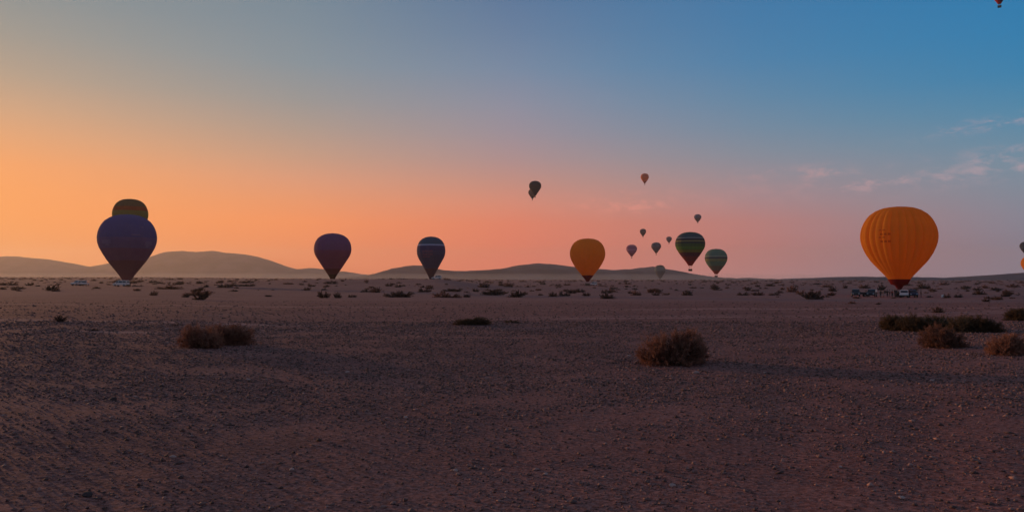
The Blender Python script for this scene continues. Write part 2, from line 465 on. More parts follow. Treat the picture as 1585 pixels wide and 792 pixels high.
# ------------------------------------------------------------------ hills
def hill_range(name, sil, dist, depth, label_seed, x_lo, x_hi, nx, ny=90, rough=16.0):
    """sil: photograph silhouette (px x, px y) of the crest, which stands `dist` metres off; a real ridge with front and back slopes"""
    px = np.array([p[0] for p in sil], float); py = np.array([p[1] for p in sil], float)
    cx = (px - 792.5) / F * dist
    ch = EYE + (HOR - py) / F * dist
    xs = np.linspace(x_lo, x_hi, nx)
    t = np.interp(xs, cx, ch) + dist / F * 1.3 * fbm(xs / dist * 26, xs * 0 + 5.5, 4, 33, 0.6)
    k = np.hanning(7); k /= k.sum(); t = np.convolve(np.pad(t, 3, 'edge'), k, 'valid')
    v = np.linspace(-1, 1, ny)
    V = []
    for vv in v:
        y = dist + vv * depth * (0.55 if vv < 0 else 1.0) + 120 * vnoise(xs / 700, xs * 0 + 3.3, label_seed)
        prof = (1 - abs(vv)) ** 1.15 if abs(vv) > 0.0 else 1.0
        prof = math.cos(vv * math.pi / 2) ** 1.6
        base = -4.5
        g = rough * (1 - prof) * prof * 4 * fbm(xs / 260 , xs * 0 + vv * 2.2 + y / 900, 5, 60 + label_seed)
        z = base + (np.maximum(t, 0) - base) * prof + g + 0.16 * rough * fbm(xs / 60, xs * 0 + vv * 9, 3, 80) * prof
        V.append(np.stack([xs, y, z], 1))
    V = np.concatenate(V)
    i = np.arange(ny - 1)[:, None]; j = np.arange(nx - 1)[None, :]
    Q = np.stack([i * nx + j, i * nx + j + 1, (i + 1) * nx + j + 1, (i + 1) * nx + j], -1).reshape(-1, 4)
    me = mesh_np(name, V, Q); smooth(me)
    return tag(ob(name, me, M_hill), kind='structure')
S1 = [(-900, 418), (-600, 405), (-300, 410), (-150, 402), (0, 397), (30, 397.5), (70, 401), (100, 407), (135, 415.5), (152, 411), (175, 407), (200, 405), (225, 402), (243, 396), (262, 389), (280, 388), (300, 389), (335, 388), (350, 391), (385, 394), (400, 398), (430, 409), (460, 417), (485, 414.5), (500, 416), (530, 420), (570, 425), (640, 434)]
S2 = [(470, 436), (575, 425.5), (590, 422), (610, 416), (640, 411), (660, 411.5), (690, 418), (720, 420), (740, 419), (760, 417), (800, 411), (835, 407.5), (860, 409), (880, 412), (900, 414), (950, 418), (980, 416), (1010, 412.5), (1030, 416), (1060, 422), (1100, 430), (1150, 436)]
S3 = [(1160, 438), (1230, 432.5), (1270, 430), (1322, 427.5), (1400, 428.5), (1480, 430), (1530, 427), (1585, 422), (1660, 417), (1800, 414), (2100, 420)]
hill_range('hills', S1, 6400, 1100, 1, -9000, -600, 560)
hill_range('hills', S2, 3100, 520, 2, -860, 980, 320)
hill_range('hills', S3, 1700, 380, 3, 480, 1950, 240, rough=4.0)

# ------------------------------------------------------------------ pebbles (uncountable) over the near ground
def build_pebbles():
    n = 115000
    d = np.sqrt(rng.uniform(4.4 ** 2, 30.0 ** 2, n * 3))
    keep = rng.uniform(0, 1, n * 3) < np.clip((11.0 / d) ** 2.2, 0.06, 1)
    d = d[keep][:n]; nf = 19000
    d = np.concatenate([d, F * EYE / rng.uniform(F * EYE / 78.0, F * EYE / 23.0, nf)]); n = len(d)
    a = rng.uniform(R(-39), R(39), n)
    x = np.sin(a) * d; y = np.cos(a) * d
    patch = vnoise(x / 1.4, y / 1.4, 77) + 0.25
    ok = rng.uniform(-0.1, 0.7, n) < patch + 0.25
    x, y, d = x[ok], y[ok], d[ok]; n = len(x)
    s = np.exp(rng.normal(math.log(0.0082), 0.52, n)) * np.clip(d / 9, 0.85, 3.2)
    s = np.minimum(s, np.clip(0.026 * d / 20, 0.026, 0.06))
    z = terrain(x, y)
    base = np.array([[1, 0, 0], [0, 1, 0], [-1, 0, 0], [0, -1, 0], [0, 0, 1], [0, 0, -1]], float)
    tri = np.array([[0, 1, 4], [1, 2, 4], [2, 3, 4], [3, 0, 4], [1, 0, 5], [2, 1, 5], [3, 2, 5], [0, 3, 5]])
    V = base[None] * rng.uniform(0.65, 1.35, (n, 6, 1)) + rng.normal(0, 0.18, (n, 6, 3))
    V[:, :, 2] *= rng.uniform(0.4, 0.8, (n, 1))
    V[:, :, 0] *= rng.uniform(0.8, 1.5, (n, 1))
    an = rng.uniform(0, 6.28, n); c, q = np.cos(an)[:, None], np.sin(an)[:, None]
    Vx = V[:, :, 0] * c - V[:, :, 1] * q; Vy = V[:, :, 0] * q + V[:, :, 1] * c
    P = np.stack([Vx * s[:, None] + x[:, None], Vy * s[:, None] + y[:, None], V[:, :, 2] * s[:, None] + (z + s * 0.25)[:, None]], -1)
    Fc = (tri[None] + (np.arange(n) * 6)[:, None, None]).reshape(-1, 3)
    me = mesh_np('pebbles', P.reshape(-1, 3), Fc)
    tone = np.repeat(np.clip(rng.beta(1.3, 2.4, n) + (rng.uniform(0, 1, n) > 0.985) * 0.5, 0, 1), 6)
    at = me.attributes.new('tone', 'FLOAT', 'POINT'); at.data.foreach_set('value', tone.astype(np.float32))
    m, t, b = new_mat('pebble_stone')
    g = t.nodes.new('ShaderNodeAttribute'); g.attribute_name = 'tone'
    t.links.new(mixc(t, g.outputs['Fac'], (0.06, 0.028, 0.022), (0.50, 0.27, 0.21)), b.inputs['Base Color'])
    b.inputs['Roughness'].default_value = 0.85
    tag(ob('pebbles', me, m), 'loose brown and pale pebbles strewn over the stony desert soil', 'pebbles', kind='stuff')
build_pebbles()

# ------------------------------------------------------------------ single stones
def stone_mesh(seed):
    r = np.random.RandomState(seed)
    bm = bmesh.new(); bmesh.ops.create_icosphere(bm, subdivisions=2, radius=1)
    pl = [(Vector(r.normal(0, 1, 3)).normalized(), r.uniform(0.55, 0.9)) for _ in range(9)]
    for v in bm.verts:
        for nrm, h in pl:
            k = v.co.dot(nrm) - h
            if k > 0: v.co -= nrm * k * 0.9
        v.co.z *= 0.55; v.co.x *= 1.2
    me = bpy.data.meshes.new('stone'); bm.to_mesh(me); bm.free(); return me
stone_ms = [stone_mesh(100 + i) for i in range(6)]
M_stone = simple('pale_stone', (0.50, 0.31, 0.25), 0.85, var=0.25, scale=9)
M_stone_d = simple('dark_stone', (0.07, 0.042, 0.036), 0.85, var=0.3, scale=9)
M_stone_r = simple('reddish_stone', (0.42, 0.15, 0.11), 0.8, var=0.2, scale=9)
stones = [
    (1077, 578, 12, M_stone, 'pale flat stone lying just in front of the big round bush'),
    (1442, 590, 9, M_stone, 'pale stone by itself on dark soil below the bushes at the right'),
    (1163, 711, 8, M_stone_r, 'small reddish stone in the right half of the near gravel'),
    (452, 727, 10, M_stone, 'pale stone alone in the near soil left of centre'),
    (1184, 577, 6, M_stone, 'tiny pale stone right of the big round bush in its shadow'),
    (973, 551, 7, M_stone, 'tan stone just left of the foot of the big round bush'),
    (268, 708, 11, M_stone, 'flat pale stone in the dark gravel at lower left'),
    (174, 619, 13, M_stone_d, 'dark clod of earth on the brown soil in front of the left bushes'),
    (628, 646, 8, M_stone, 'pale stone alone near the middle of the foreground gravel'),
    (1300, 724, 8, M_stone, 'bright pale pebble stone at the right of the near gravel'),
    (1396, 771, 11, M_stone, 'greyish stone near the bottom edge towards the right corner'),
    (1041, 752, 12, M_stone, 'tan stone at the bottom right of centre, the largest near the bottom edge'),
    (519, 631, 7, M_stone_d, 'dark stone left of centre beside a patch of fine gravel'),
    (705, 729, 9, M_stone, 'pale brown stone at bottom centre'),
    (250, 598, 8, M_stone_d, 'small dark stone on the soil below the left bushes'),
    (385, 588, 6, M_stone, 'small pale stone left of centre, below the pair of left bushes'),
    (538, 577, 9, M_stone, 'greyish purple stone above the near gravel left of centre'),
    (965, 641, 7, M_stone_d, 'dark little stone below and left of the big round bush'),
    (135, 767, 17, M_stone_d, 'large dark clod at the bottom left corner area'),
    (845, 735, 9, M_stone, 'pale pink stone at the bottom right of centre left of the tan one'),
]
for i, (px, py, wpx, m_, lab) in enumerate(stones):
    x, y = ground_at(px, py); d = math.hypot(x, y)
    s = wpx / F * d / 2.3
    o = ob('stone', stone_ms[i % 6], None, loc=(x, y, TZp(x, y) + s * 0.25), rot=(0, 0, rng.uniform(0, 6)), scale=(s, s, s))
    if not stone_ms[i % 6].materials: stone_ms[i % 6].materials.append(M_stone)
    o.material_slots[0].link = 'OBJECT'; o.material_slots[0].material = m_
    tag(o, lab, 'stone', 'single stones lying on the soil')

# ------------------------------------------------------------------ shrubs
def twig_quads(P0, P1, wid, rs):
    """thin tapering blades from P0 to P1"""
    n = len(P0); D = P1 - P0
    side = np.cross(D, rs.normal(0, 1, (n, 3))); side /= np.linalg.norm(side, axis=1)[:, None] + 1e-9
    w_ = wid[:, None] if np.ndim(wid) else wid
    V = np.stack([P0 - side * w_ / 2, P0 + side * w_ / 2, P1 + side * w_ * 0.18, P1 - side * w_ * 0.18], 1).reshape(-1, 3)
    Q = np.arange(4 * n).reshape(-1, 4)
    return V, Q
def shrub_meshes(seed, n_main, n_sub, n_twig, wt, lobes=3):
    """unit bush: about 1 wide (x,y in -0.5..0.5) and 0.5 high; returns (twigs, stems)"""
    rs = np.random.RandomState(seed)
    lob = [((j_ / max(1, lobes - 1) - .5) * .40 + rs.uniform(-0.05, 0.05), rs.uniform(-0.10, 0.10), rs.uniform(0.29, 0.37), rs.uniform(0.42, 0.56)) for j_ in range(lobes)]
    th = rs.uniform(0, 2 * math.pi, n_main); ph = np.arccos(rs.uniform(0.04, 1, n_main))
    li = rs.randint(0, lobes, n_main)
    B = np.stack([np.array([lob[k][0] for k in li]) * 0.6 + rs.normal(0, 0.025, n_main), np.array([lob[k][1] for k in li]) * 0.6 + rs.normal(0, .025, n_main), np.zeros(n_main) - 0.01], 1)
    rad = np.array([lob[k][2] for k in li]); hh = np.array([lob[k][3] for k in li])
    bump = (1 + 0.16 * np.sin(3 * th + seed) * np.sin(ph * 2.5) + rs.normal(0, 0.05, n_main)) * (np.abs(np.sin(ph)) ** 3 + np.abs(np.cos(ph)) ** 3) ** (-1 / 3)
    T = np.stack([np.sin(ph) * np.cos(th) * rad * bump * 1.12, np.sin(ph) * np.sin(th) * rad * bump * 1.12, np.cos(ph) * hh * bump], 1) * 0.8 + B
    T[:, 0] += np.array([lob[k][0] for k in li]) * 0.6
    Vs, Qs = twig_quads(B, T, np.full(n_main, wt * 2.6), rs)
    # sub branches
    k = np.repeat(np.arange(n_main), n_sub); f = rs.uniform(0.35, 1.0, len(k))[:, None]
    S0 = B[k] + (T - B)[k] * f
    dirs = (T - B)[k]; dirs /= np.linalg.norm(dirs, axis=1)[:, None] + 1e-9
    dd = dirs + rs.normal(0, 0.55, dirs.shape); dd[:, 2] += 0.18; dd /= np.linalg.norm(dd, axis=1)[:, None]
    S1 = S0 + dd * rs.uniform(0.05, 0.115, (len(k), 1))
    V2, Q2 = twig_quads(S0, S1, np.full(len(k), wt * 1.3), rs)
    k2 = np.repeat(np.arange(len(k)), n_twig); f2 = rs.uniform(0.2, 1.0, len(k2))[:, None]
    U0 = S0[k2] + (S1 - S0)[k2] * f2
    d2 = dd[k2] + rs.normal(0, 0.95, (len(k2), 3)); d2 /= np.linalg.norm(d2, axis=1)[:, None]
    U1 = U0 + d2 * rs.uniform(0.018, 0.055, (len(k2), 1))
    U1[:, 2] = np.maximum(U1[:, 2], -0.005)
    V3, Q3 = twig_quads(U0, U1, rs.uniform(0.7, 1.3, len(k2)) * wt, rs)
    A = np.vstack([V2, V3]); lo = np.percentile(A, 1.5, 0); hi = np.percentile(A, 98.5, 0)
    nm = lambda v: np.stack([(v[:, 0] - (lo[0] + hi[0]) / 2) / (hi[0] - lo[0]), (v[:, 1] - (lo[1] + hi[1]) / 2) / (hi[1] - lo[1]), v[:, 2] / hi[2] * 0.5], 1)
    V2, V3, Vs = nm(V2), nm(V3), nm(Vs)
    stems = mesh_np('stem', Vs, Qs)
    tw = mesh_np('twigs', np.vstack([V2, V3]), np.vstack([Q2, Q3 + len(V2)]))
    return tw, stems
def shrub_mat(name, a, b_, transl=0.25):
    m, t, b = new_mat(name)
    c = t.nodes.new('ShaderNodeTexCoord')
    oi = t.nodes.new('ShaderNodeObjectInfo')
    n = noise_n(t, c.outputs['Object'], 7.0, 3)
    col = mixc(t, ramp_f(t, n, 0.3, 0.7), a, b_)
    hs = t.nodes.new('ShaderNodeHueSaturation'); t.links.new(col, hs.inputs['Color'])
    t.links.new(math_n(t, 'ADD', math_n(t, 'MULTIPLY', oi.outputs['Random'], 0.5), 0.75), hs.inputs['Value'])
    t.links.new(hs.outputs[0], b.inputs['Base Color']); b.inputs['Roughness'].default_value = 0.8
    b.inputs['Specular IOR Level'].default_value = 0.15
    tr = t.nodes.new('ShaderNodeBsdfTranslucent'); t.links.new(hs.outputs[0], tr.inputs[0])
    mx = t.nodes.new('ShaderNodeMixShader'); mx.inputs[0].default_value = transl
    t.links.new(b.outputs[0], mx.inputs[1]); t.links.new(tr.outputs[0], mx.inputs[2]); t.links.new(mx.outputs[0], t.nodes['Material Output'].inputs[0])
    return m
M_dry = shrub_mat('dry_twigs', (0.22, 0.098, 0.062), (0.38, 0.185, 0.115))
M_far = shrub_mat('far_scrub_twigs', (0.12, 0.068, 0.050), (0.22, 0.13, 0.09))
M_grn = shrub_mat('dull_green_twigs', (0.11, 0.068, 0.036), (0.20, 0.122, 0.062))
M_stem = simple('shrub_wood', (0.07, 0.045, 0.03), 0.85)
big_ms = [shrub_meshes(200 + i, 260, 13, 15, 0.0050, 2 + i % 3) for i in range(3)]
far_ms = [shrub_meshes(300 + i, 44, 7, 5, 0.030, 2 + i % 3) for i in range(7)]
def shrub(px, py, wpx, hpx, label, group=None, big=False, mat=None, k=0, loc=None, wm=None, hm=None):
    if loc is None: x, y = ground_at(px, py)
    else: x, y = loc
    d = math.hypot(x, y)
    off = math.sqrt(1 + (x / max(y, 1)) ** 2)
    W = wm or wpx / F * y / off; Hh = hm or hpx / F * y
    tw, stm = (big_ms if big else far_ms)[k % (3 if big else 7)]
    y += W * 0.18 if loc is None else 0
    t = thing('shrub', label, 'shrub', (x, y, TZp(x, y) - 0.01), rng.uniform(-0.35, 0.35) + (math.pi if rng.uniform() > .5 else 0), group)
    t.scale = (W * 0.82, min(W, 1.5 * Hh + W * 0.25) * 1.0, Hh / 0.50)
    mat = mat or M_dry
    ob('twigs', tw, mat, t)
    ob('stem', stm, M_stem, t)
    return t
shrub(1045, 564, 116, 47, 'large round dry bush in the right foreground with its lit side to the left', None, True, M_dry, 0)
shrub(306, 538, 72, 30, 'front left one of the two low brown bushes at the left', None, True, M_dry, 1)
shrub(344, 533, 96, 27, 'longer and farther one of the two low brown bushes at the left', None, True, M_dry, 2)
shrub(1465, 538, 64, 30, 'reddish brown round bush in front of the long dark thicket', None, True, M_dry, 1)
shrub(1563, 549, 64, 29, 'reddish brown bush nearest the right edge of the picture', None, True, M_dry, 0)
for i, (x_, y_, w_, h_, l_) in enumerate([
    (1393, 511, 56, 21, 'leftmost bush of the long dark green thicket'),
    (1425, 513, 60, 22, 'second bush from the left in the long dark green thicket'),
    (1458, 513, 64, 22, 'middle bush of the dark green thicket, behind the round reddish bush'),
    (1494, 514, 66, 22, 'second bush from the right in the long dark green thicket'),
    (1528, 514, 58, 21, 'rightmost bush of the long dark green thicket')]):
    shrub(x_, y_, w_, h_, l_, 'bushes of the long dark thicket', True, M_grn, i)
shrub(1583, 496, 44, 17, 'dark bush cut by the right edge behind the thicket', None, True, M_grn, 2)
shrub(730, 503, 60, 10, 'low flat spreading brown shrub alone near the centre of the plain', None, True, M_grn, 1)
shrub(792, 500, 32, 5, 'very low scrap of brush right of the flat spreading shrub', None, False, M_grn, 1)
MIDS = [(500, 461, 22, 10), (522, 461, 14, 9), (615, 460, 54, 8), (683, 460, 32, 7), (722, 460, 16, 5), (799, 460, 26, 10), (657, 452, 24, 7), (602, 443, 14, 5), (749, 445, 22, 8), (787, 444, 20, 5), (768, 453, 9, 4),
        (837, 457, 9, 3), (856, 459, 16, 7), (874, 458, 22, 7), (908, 458, 15, 5), (985, 457, 18, 7), (1015, 457, 15, 4), (1065, 457, 20, 8), (949, 452, 16, 4), (1109, 449, 16, 9), (1152, 457, 24, 5), (1174, 457, 26, 5), (1200, 457, 22, 4), (1158, 450, 11, 6),
        (1228, 452, 22, 9), (1290, 451, 16, 8), (1309, 446, 9, 5), (1337, 446, 16, 6), (1366, 449, 16, 8), (1431, 447, 26, 9), (1465, 441, 22, 4), (1497, 447, 22, 5), (1518, 456, 20, 8), (1527, 446, 13, 5), (1540, 448, 13, 4), (1560, 459, 22, 8), (1545, 464, 22, 5), (1527, 467, 15, 5), (1454, 484, 24, 9), (1320, 470, 13, 4), (1360, 471, 11, 3), (1467, 461, 14, 7),
        (310, 464, 24, 14), (237, 457, 16, 7), (278, 440, 15, 5), (308, 439, 12, 4), (340, 438, 14, 4), (90, 498, 26, 10), (145, 512, 15, 4), (272, 504, 16, 3), (25, 447, 30, 4), (287, 460, 14, 5), (545, 460, 16, 4), (415, 459, 14, 3)]
MLAB = {0: 'left half of the twin brushy clump below the plain purple balloon', 1: 'right half of the twin brushy clump below the plain purple balloon', 2: 'long low dark shrub between the purple balloon and the balloon with lettering', 3: 'low dark shrub below the balloon with pink lettering',
        5: 'dark rounded shrub at the edge of the smooth ground near the centre', 13: 'long dark low shrub left of the smaller orange balloon', 17: 'dark upright shrub below the green striped balloon in the air', 19: 'dark tuft under the grey green balloon near the ground',
        24: 'dark shrub halfway between the grey green balloon and the large orange balloon', 42: 'thin twiggy bush standing up from the plain right of the blue balloon', 37: 'low shrub by itself before the long thicket, left of its middle', 47: 'faint low scrub patch on the brown soil at the far left',
        38: 'small lone shrub tuft on the open ground below the large orange balloon', 41: 'dark shrub beside the pale rock right of the large orange balloon'}
for i, q in enumerate(MIDS):
    shrub(*q, MLAB.get(i, 'small dark dry shrub scattered over the middle of the flat plain'), 'shrubs dotted over the plain', False, M_far if (i % 3 or q[0] < 560) else M_dry, i)
# the many more beyond
cnt = 0
while cnt < 235:
    a = rng.uniform(R(-38), R(38)); 
    d = 90 * (900 / 90) ** (rng.beta(1.9, 1.3))
    x = math.sin(a) * d; y = math.cos(a) * d
    px = 792.5 + F * x / y
    if d < 190 and px > 1050 and rng.uniform() < 0.8: continue
    if abs(px - 1375) < 70 and d < 230: continue
    if (abs(px - 188) < 24 or abs(px - 126) < 22) and d < 290: continue
    if abs(px - 917) < 16 and d < 400: continue
    if vnoise(np.array([x / 40]), np.array([y / 60]), 91)[0] < rng.uniform(-0.35, 0.25): continue
    W = min(7.0, math.exp(rng.normal(0.85, 0.55))) * (1.0 if d < 350 else 1.5); 
    shrub(0, 0, 0, 0, 'tiny distant scrub bush on the hazy far plain', 'scrub bushes across the far plain', False, M_far if rng.uniform() > .4 else M_dry, cnt, (x, y), W, min(W * 0.42, rng.uniform(0.5, 1.1) * (1.0 if d < 350 else 1.5)))
    cnt += 1
# far brush nobody could count: one object
def far_scrub():
    n = 5200
    a = rng.uniform(R(-42), R(42), n); d = 130 * (2600 / 130) ** rng.beta(2.2, 1.0, n)
    x = np.sin(a) * d; y = np.cos(a) * d
    keep = vnoise(x / 55, y / 80, 91) > rng.uniform(-0.3, 0.35, n)
    x, y, d = x[keep], y[keep], d[keep]
    n = len(x); nt_ = 26
    W = rng.uniform(0.6, 2.4, n) * np.where(d > 700, 2.2, 1.0)
    z = terrain(x, y)
    c = np.repeat(np.stack([x, y, z], 1), nt_, 0); W2 = np.repeat(W, nt_)[:, None]
    th = rng.uniform(0, 6.28, n * nt_); ph = np.arccos(rng.uniform(0.02, 1, n * nt_))
    dirv = np.stack([np.sin(ph) * np.cos(th), np.sin(ph) * np.sin(th), np.cos(ph) * 0.5], 1)
    V, Q = twig_quads(c + dirv * W2 * rng.uniform(0.0, .15, (n * nt_, 1)), c + dirv * W2 * rng.uniform(0.35, 0.6, (n * nt_, 1)), (W2 * 0.16)[:, 0], rng)
    tag(ob('distant_scrub', mesh_np('distant_scrub', V, Q), M_far), 'low dark scrub speckling the plain out to the horizon', 'scrub', kind='stuff')
far_scrub()

# ------------------------------------------------------------------ balloons
T_ = np.array([0, .005, .02, .05, .1, .15, .2, .27, .35, .42, .5, .6, .7, .8, .9, 1.0])
P_slim = np.array([0, .24, .42, .605, .775, .87, .935, .985, 1.0, .98, .90, .735, .575, .415, .255, .11])
P_full = np.array([0, .24, .44, .60, .745, .835, .90, .965, 1.0, .997, .96, .865, .735, .54, .34, .16])
def prof(t, k):
    p = P_slim * (1 - k) + P_full * k
    from_ = np.interp(t, T_, p)
    return from_
TT = np.concatenate([np.linspace(0, 1, 8) ** 2 * 0.1, np.linspace(0.1, 1, 30)[1:]])
# smooth the profile once with dense resampling
def profile(k):
    tt = np.linspace(0, 1, 400); r = prof(tt, k)
    kk = np.hanning(31); kk /= kk.sum()
    r2 = np.convolve(np.pad(r, 15, 'edge'), kk, 'valid')
    wgt = np.clip((tt - 0.08) / 0.08, 0, 1)
    return np.interp(TT, tt, r * (1 - wgt) + r2 * wgt)
def gore_bulge(u, t, amp):
    return amp * np.abs(np.sin(math.pi * u)) ** 0.75 * np.clip(t * 9, 0, 1) * np.clip((1.05 - t) * 2.2, 0, 1)
def envelope_mesh(Dm, H, k, ng, amp=0.035, t0=0.0, t1=1.0, only=None, sub=4, wrinkle=0.0, slack=1.0):
    """origin at the mouth's height H below top -> z from 0 (mouth) to H (top)"""
    r = profile(k); tt = np.append(TT[TT < t1 - 1e-4], t1); r = np.interp(tt, TT, r)
    cols = ng * sub if only is None else sub + 1
    a = np.arange(cols) / (ng * sub) * 2 * math.pi
    u = (np.arange(cols) % sub) / sub if only is None else np.arange(cols) / sub
    G = gore_bulge(u[None, :], tt[:, None], amp)
    Rr = r[:, None] * Dm / 2 * (1 + G * slack)
    Rr = Rr / (1 + amp * 0.8)
    if wrinkle: Rr = Rr * (1 + wrinkle * vnoise(a[None, :] * 6, tt[:, None] * 5, 5))
    X = Rr * np.cos(a)[None, :]; Y = Rr * np.sin(a)[None, :]; Z = (H * (1 - tt))[:, None] + 0 * X
    V = np.stack([X.ravel(), Y.ravel(), Z.ravel()], 1)
    nr = len(tt); i = np.arange(nr - 1)[:, None]; nc = cols if only is None else cols - 1; j = np.arange(nc)[None, :]; j2 = (j + 1) % cols if only is None else j + 1
    Q = np.stack([i * cols + j, (i + 1) * cols + j, (i + 1) * cols + j2, i * cols + j2], -1).reshape(-1, 4)
    me = mesh_np('envelope', V, Q); smooth(me)
    return me
def surf_patch(Dm, H, k, rects, off=0.06, z0=0.0):
    """thin cloth appliques on the envelope: rects of (angle0, angle1, t0, t1)"""
    rr = profile(k); V = []; Q = []
    for a0, a1, t0, t1 in rects:
        na = max(2, int(abs(a1 - a0) / 0.05) + 2); nt2 = 3; b = len(V)
        for t in np.linspace(t0, t1, nt2):
            r = np.interp(t, TT, rr) * Dm / 2 + off
            for a in np.linspace(a0, a1, na): V.append((r * math.cos(a), r * math.sin(a), H * (1 - t) + z0))
        for i in range(nt2 - 1):
            for j in range(na - 1): Q.append((b + i * na + j, b + (i + 1) * na + j, b + (i + 1) * na + j + 1, b + i * na + j + 1))
    return mesh_np('patch', V, Q)
M_wick = simple('wicker', (0.12, 0.07, 0.035), 0.8, var=0.3, scale=25)
M_steel = simple('burner_steel', (0.25, 0.24, 0.24), 0.35, 0.9)
M_rope = simple('rope', (0.10, 0.08, 0.06), 0.8)
M_cushion = simple('basket_trim', (0.05, 0.03, 0.025), 0.6)
def basket_parts(root, zb, zm, rm, w_=3.0, dp=1.5, h_=1.15, rough=True):
    """basket floor at zb, envelope mouth at zm with radius rm"""
    mb = MB()
    mb.box((0, 0, zb + 0.05), (w_, dp, 0.10))
    for sx in (-1, 1): mb.box((sx * (w_ / 2 - .04), 0, zb + h_ / 2 + .04), (0.08, dp, h_))
    for sy in (-1, 1): mb.box((0, sy * (dp / 2 - .04), zb + h_ / 2 + .04), (w_ - 0.17, 0.08, h_))
    for sx in (-.25, .25): mb.box((sx * w_, 0, zb + h_ / 2), (0.05, dp - 0.17, h_ - .1))
    bk = ob('basket', mb.mesh('basket'), M_wick, root)
    rim = MB(); z = zb + h_ + 0.10
    cs = [(-w_ / 2, -dp / 2, z), (w_ / 2, -dp / 2, z), (w_ / 2, dp / 2, z), (-w_ / 2, dp / 2, z)]
    for i in range(4): rim.tube(cs[i], cs[(i + 1) % 4], 0.07)
    ob('rim', rim.mesh('rim', True), M_cushion, bk)
    fr = MB(); zf = zb + 2.05; q = [(x * 0.35, y * 0.55, zf) for x, y, _ in cs]
    for i in range(4):
        fr.tube(cs[i], q[i], 0.035); fr.tube(q[i], q[(i + 1) % 4], 0.035)
    ob('burner_frame', fr.mesh('burner_frame', True), M_steel, root)
    bu = MB()
    for sx in (-.3, .3): bu.tube((sx, 0, zf - .02), (sx, 0, zf + 0.40), 0.13, 0.17, 12)
    ob('burner', bu.mesh('burner', True), M_steel, root)
    rp = MB()
    for i in range(12):
        a = 2 * math.pi * i / 12; c = q[int(((a + math.pi) / (math.pi / 2))) % 4]
        rp.tube(c, (rm * math.cos(a), rm * math.sin(a), zm), 0.018, n=4)
    ob('rigging', rp.mesh('rigging'), M_rope, root)

def balloon(cx, top, bot, wpx, depth, k, mat, label, group=None, skirt=None, gores=24, amp=0.03, ground=False, mouth_px=None, wrinkle=0.0, hang=2.6, gore_parts=False, rz=0.0, patches=None, lean=0.0):
    """bot = photograph y of the envelope mouth (or of the skirt's lower end when there is a skirt)"""
    o1 = math.sqrt(1 + ((cx - 792.5) / F) ** 2)
    Dm = wpx / o1 / F * depth
    v = ray(cx, top); zt = EYE + v[2] / v[1] * depth
    v = ray(cx, bot); zm = EYE + v[2] / v[1] * depth
    x = (cx - 792.5) / F * depth
    ym = depth + Dm * 0.0
    gz = TZp(x, ym)
    H = zt - zm
    if ground: zb = gz
    else: zb = zm - hang
    rz = -math.atan2(x, ym)
    root = thing('hot_air_balloon', label, 'hot air balloon', (x, ym, zb), rz, group)
    z0 = zm - zb
    tsk = 1.0
    if skirt: tsk = 1 - (bot - skirt[0]) / (bot - top)
    if gore_parts:
        body = bpy.data.objects.new('envelope', None); COL.objects.link(body); body.parent = root; body.location = (0, 0, z0)
        me = envelope_mesh(Dm, H, k, gores, amp, 0, tsk, only=True, sub=6, wrinkle=0)
        mes = [me] + [envelope_mesh(Dm, H, k, gores, amp, 0, tsk, only=True, sub=6, slack=q_) for q_ in (0.55, 0.8, 1.35)]
        rg = random.Random(5)
        for i in range(gores):
            ob('gore', rg.choice(mes), mat, body, rot=(0, 0, 2 * math.pi * i / gores))
    else:
        me = envelope_mesh(Dm, H, k, gores, amp, 0, tsk, sub=4, wrinkle=wrinkle)
        body = ob('envelope', me, mat, root, loc=(0, 0, z0))
    rm = float(np.interp(1.0, TT, profile(k))) * Dm / 2
    if skirt:
        t0 = tsk; r0 = float(np.interp(t0, TT, profile(k))) * Dm / 2
        prs = skirt[2]       # list of (photo y, half width px)
        ys = [z0 + (bot - y_) / (bot - top) * H for y_, _ in prs]; rs_ = [hw / o1 / F * depth for _, hw in prs]
        n = gores * 2; V = []
        ys = [z0 + H * (1 - t0)] + ys; rs_ = [r0 * 0.99] + rs_
        for z_, r_ in zip(ys, rs_):
            for i in range(n):
                a = 2 * math.pi * i / n; rr = r_ * (1 + 0.03 * ((i % 2) * 2 - 1)); V.append((rr * math.cos(a), rr * math.sin(a), z_))
        Q = [(i * n + j, (i + 1) * n + j, (i + 1) * n + (j + 1) % n, i * n + (j + 1) % n) for i in range(len(ys) - 1) for j in range(n)]
        ms = mesh_np('skirt', V, Q); smooth(ms)
        ob('skirt', ms, skirt[1], root)
        rm = rs_[-1]; zmr = ys[-1]
    else: zmr = z0
    # crown ring and top vent
    cr = MB(); cr.tube((0, 0, z0 + H - 0.10), (0, 0, z0 + H + 0.01), Dm * 0.045, Dm * 0.040, 16)
    ob('crown_ring', cr.mesh('crown_ring'), mat, root)
    if patches:
        for nm, rects, pm in patches:
            for rc in ([rects] if nm == 'lettering' else [[q] for q in rects]):
                ob(nm, surf_patch(Dm, H, k, rc, 0.06 + amp * Dm / 2 * 0.6, z0), pm, root)
    sc_ = min(1.0, max(0.55, (zmr) / 2.6))
    basket_parts(root, 0.0, zmr, rm, 3.2 * sc_ if wpx > 50 else 2.2, 1.5, 1.1 * max(sc_, .8))
    return root, dict(D=Dm, H=H, z0=z0, x=x, y=ym, gz=gz)

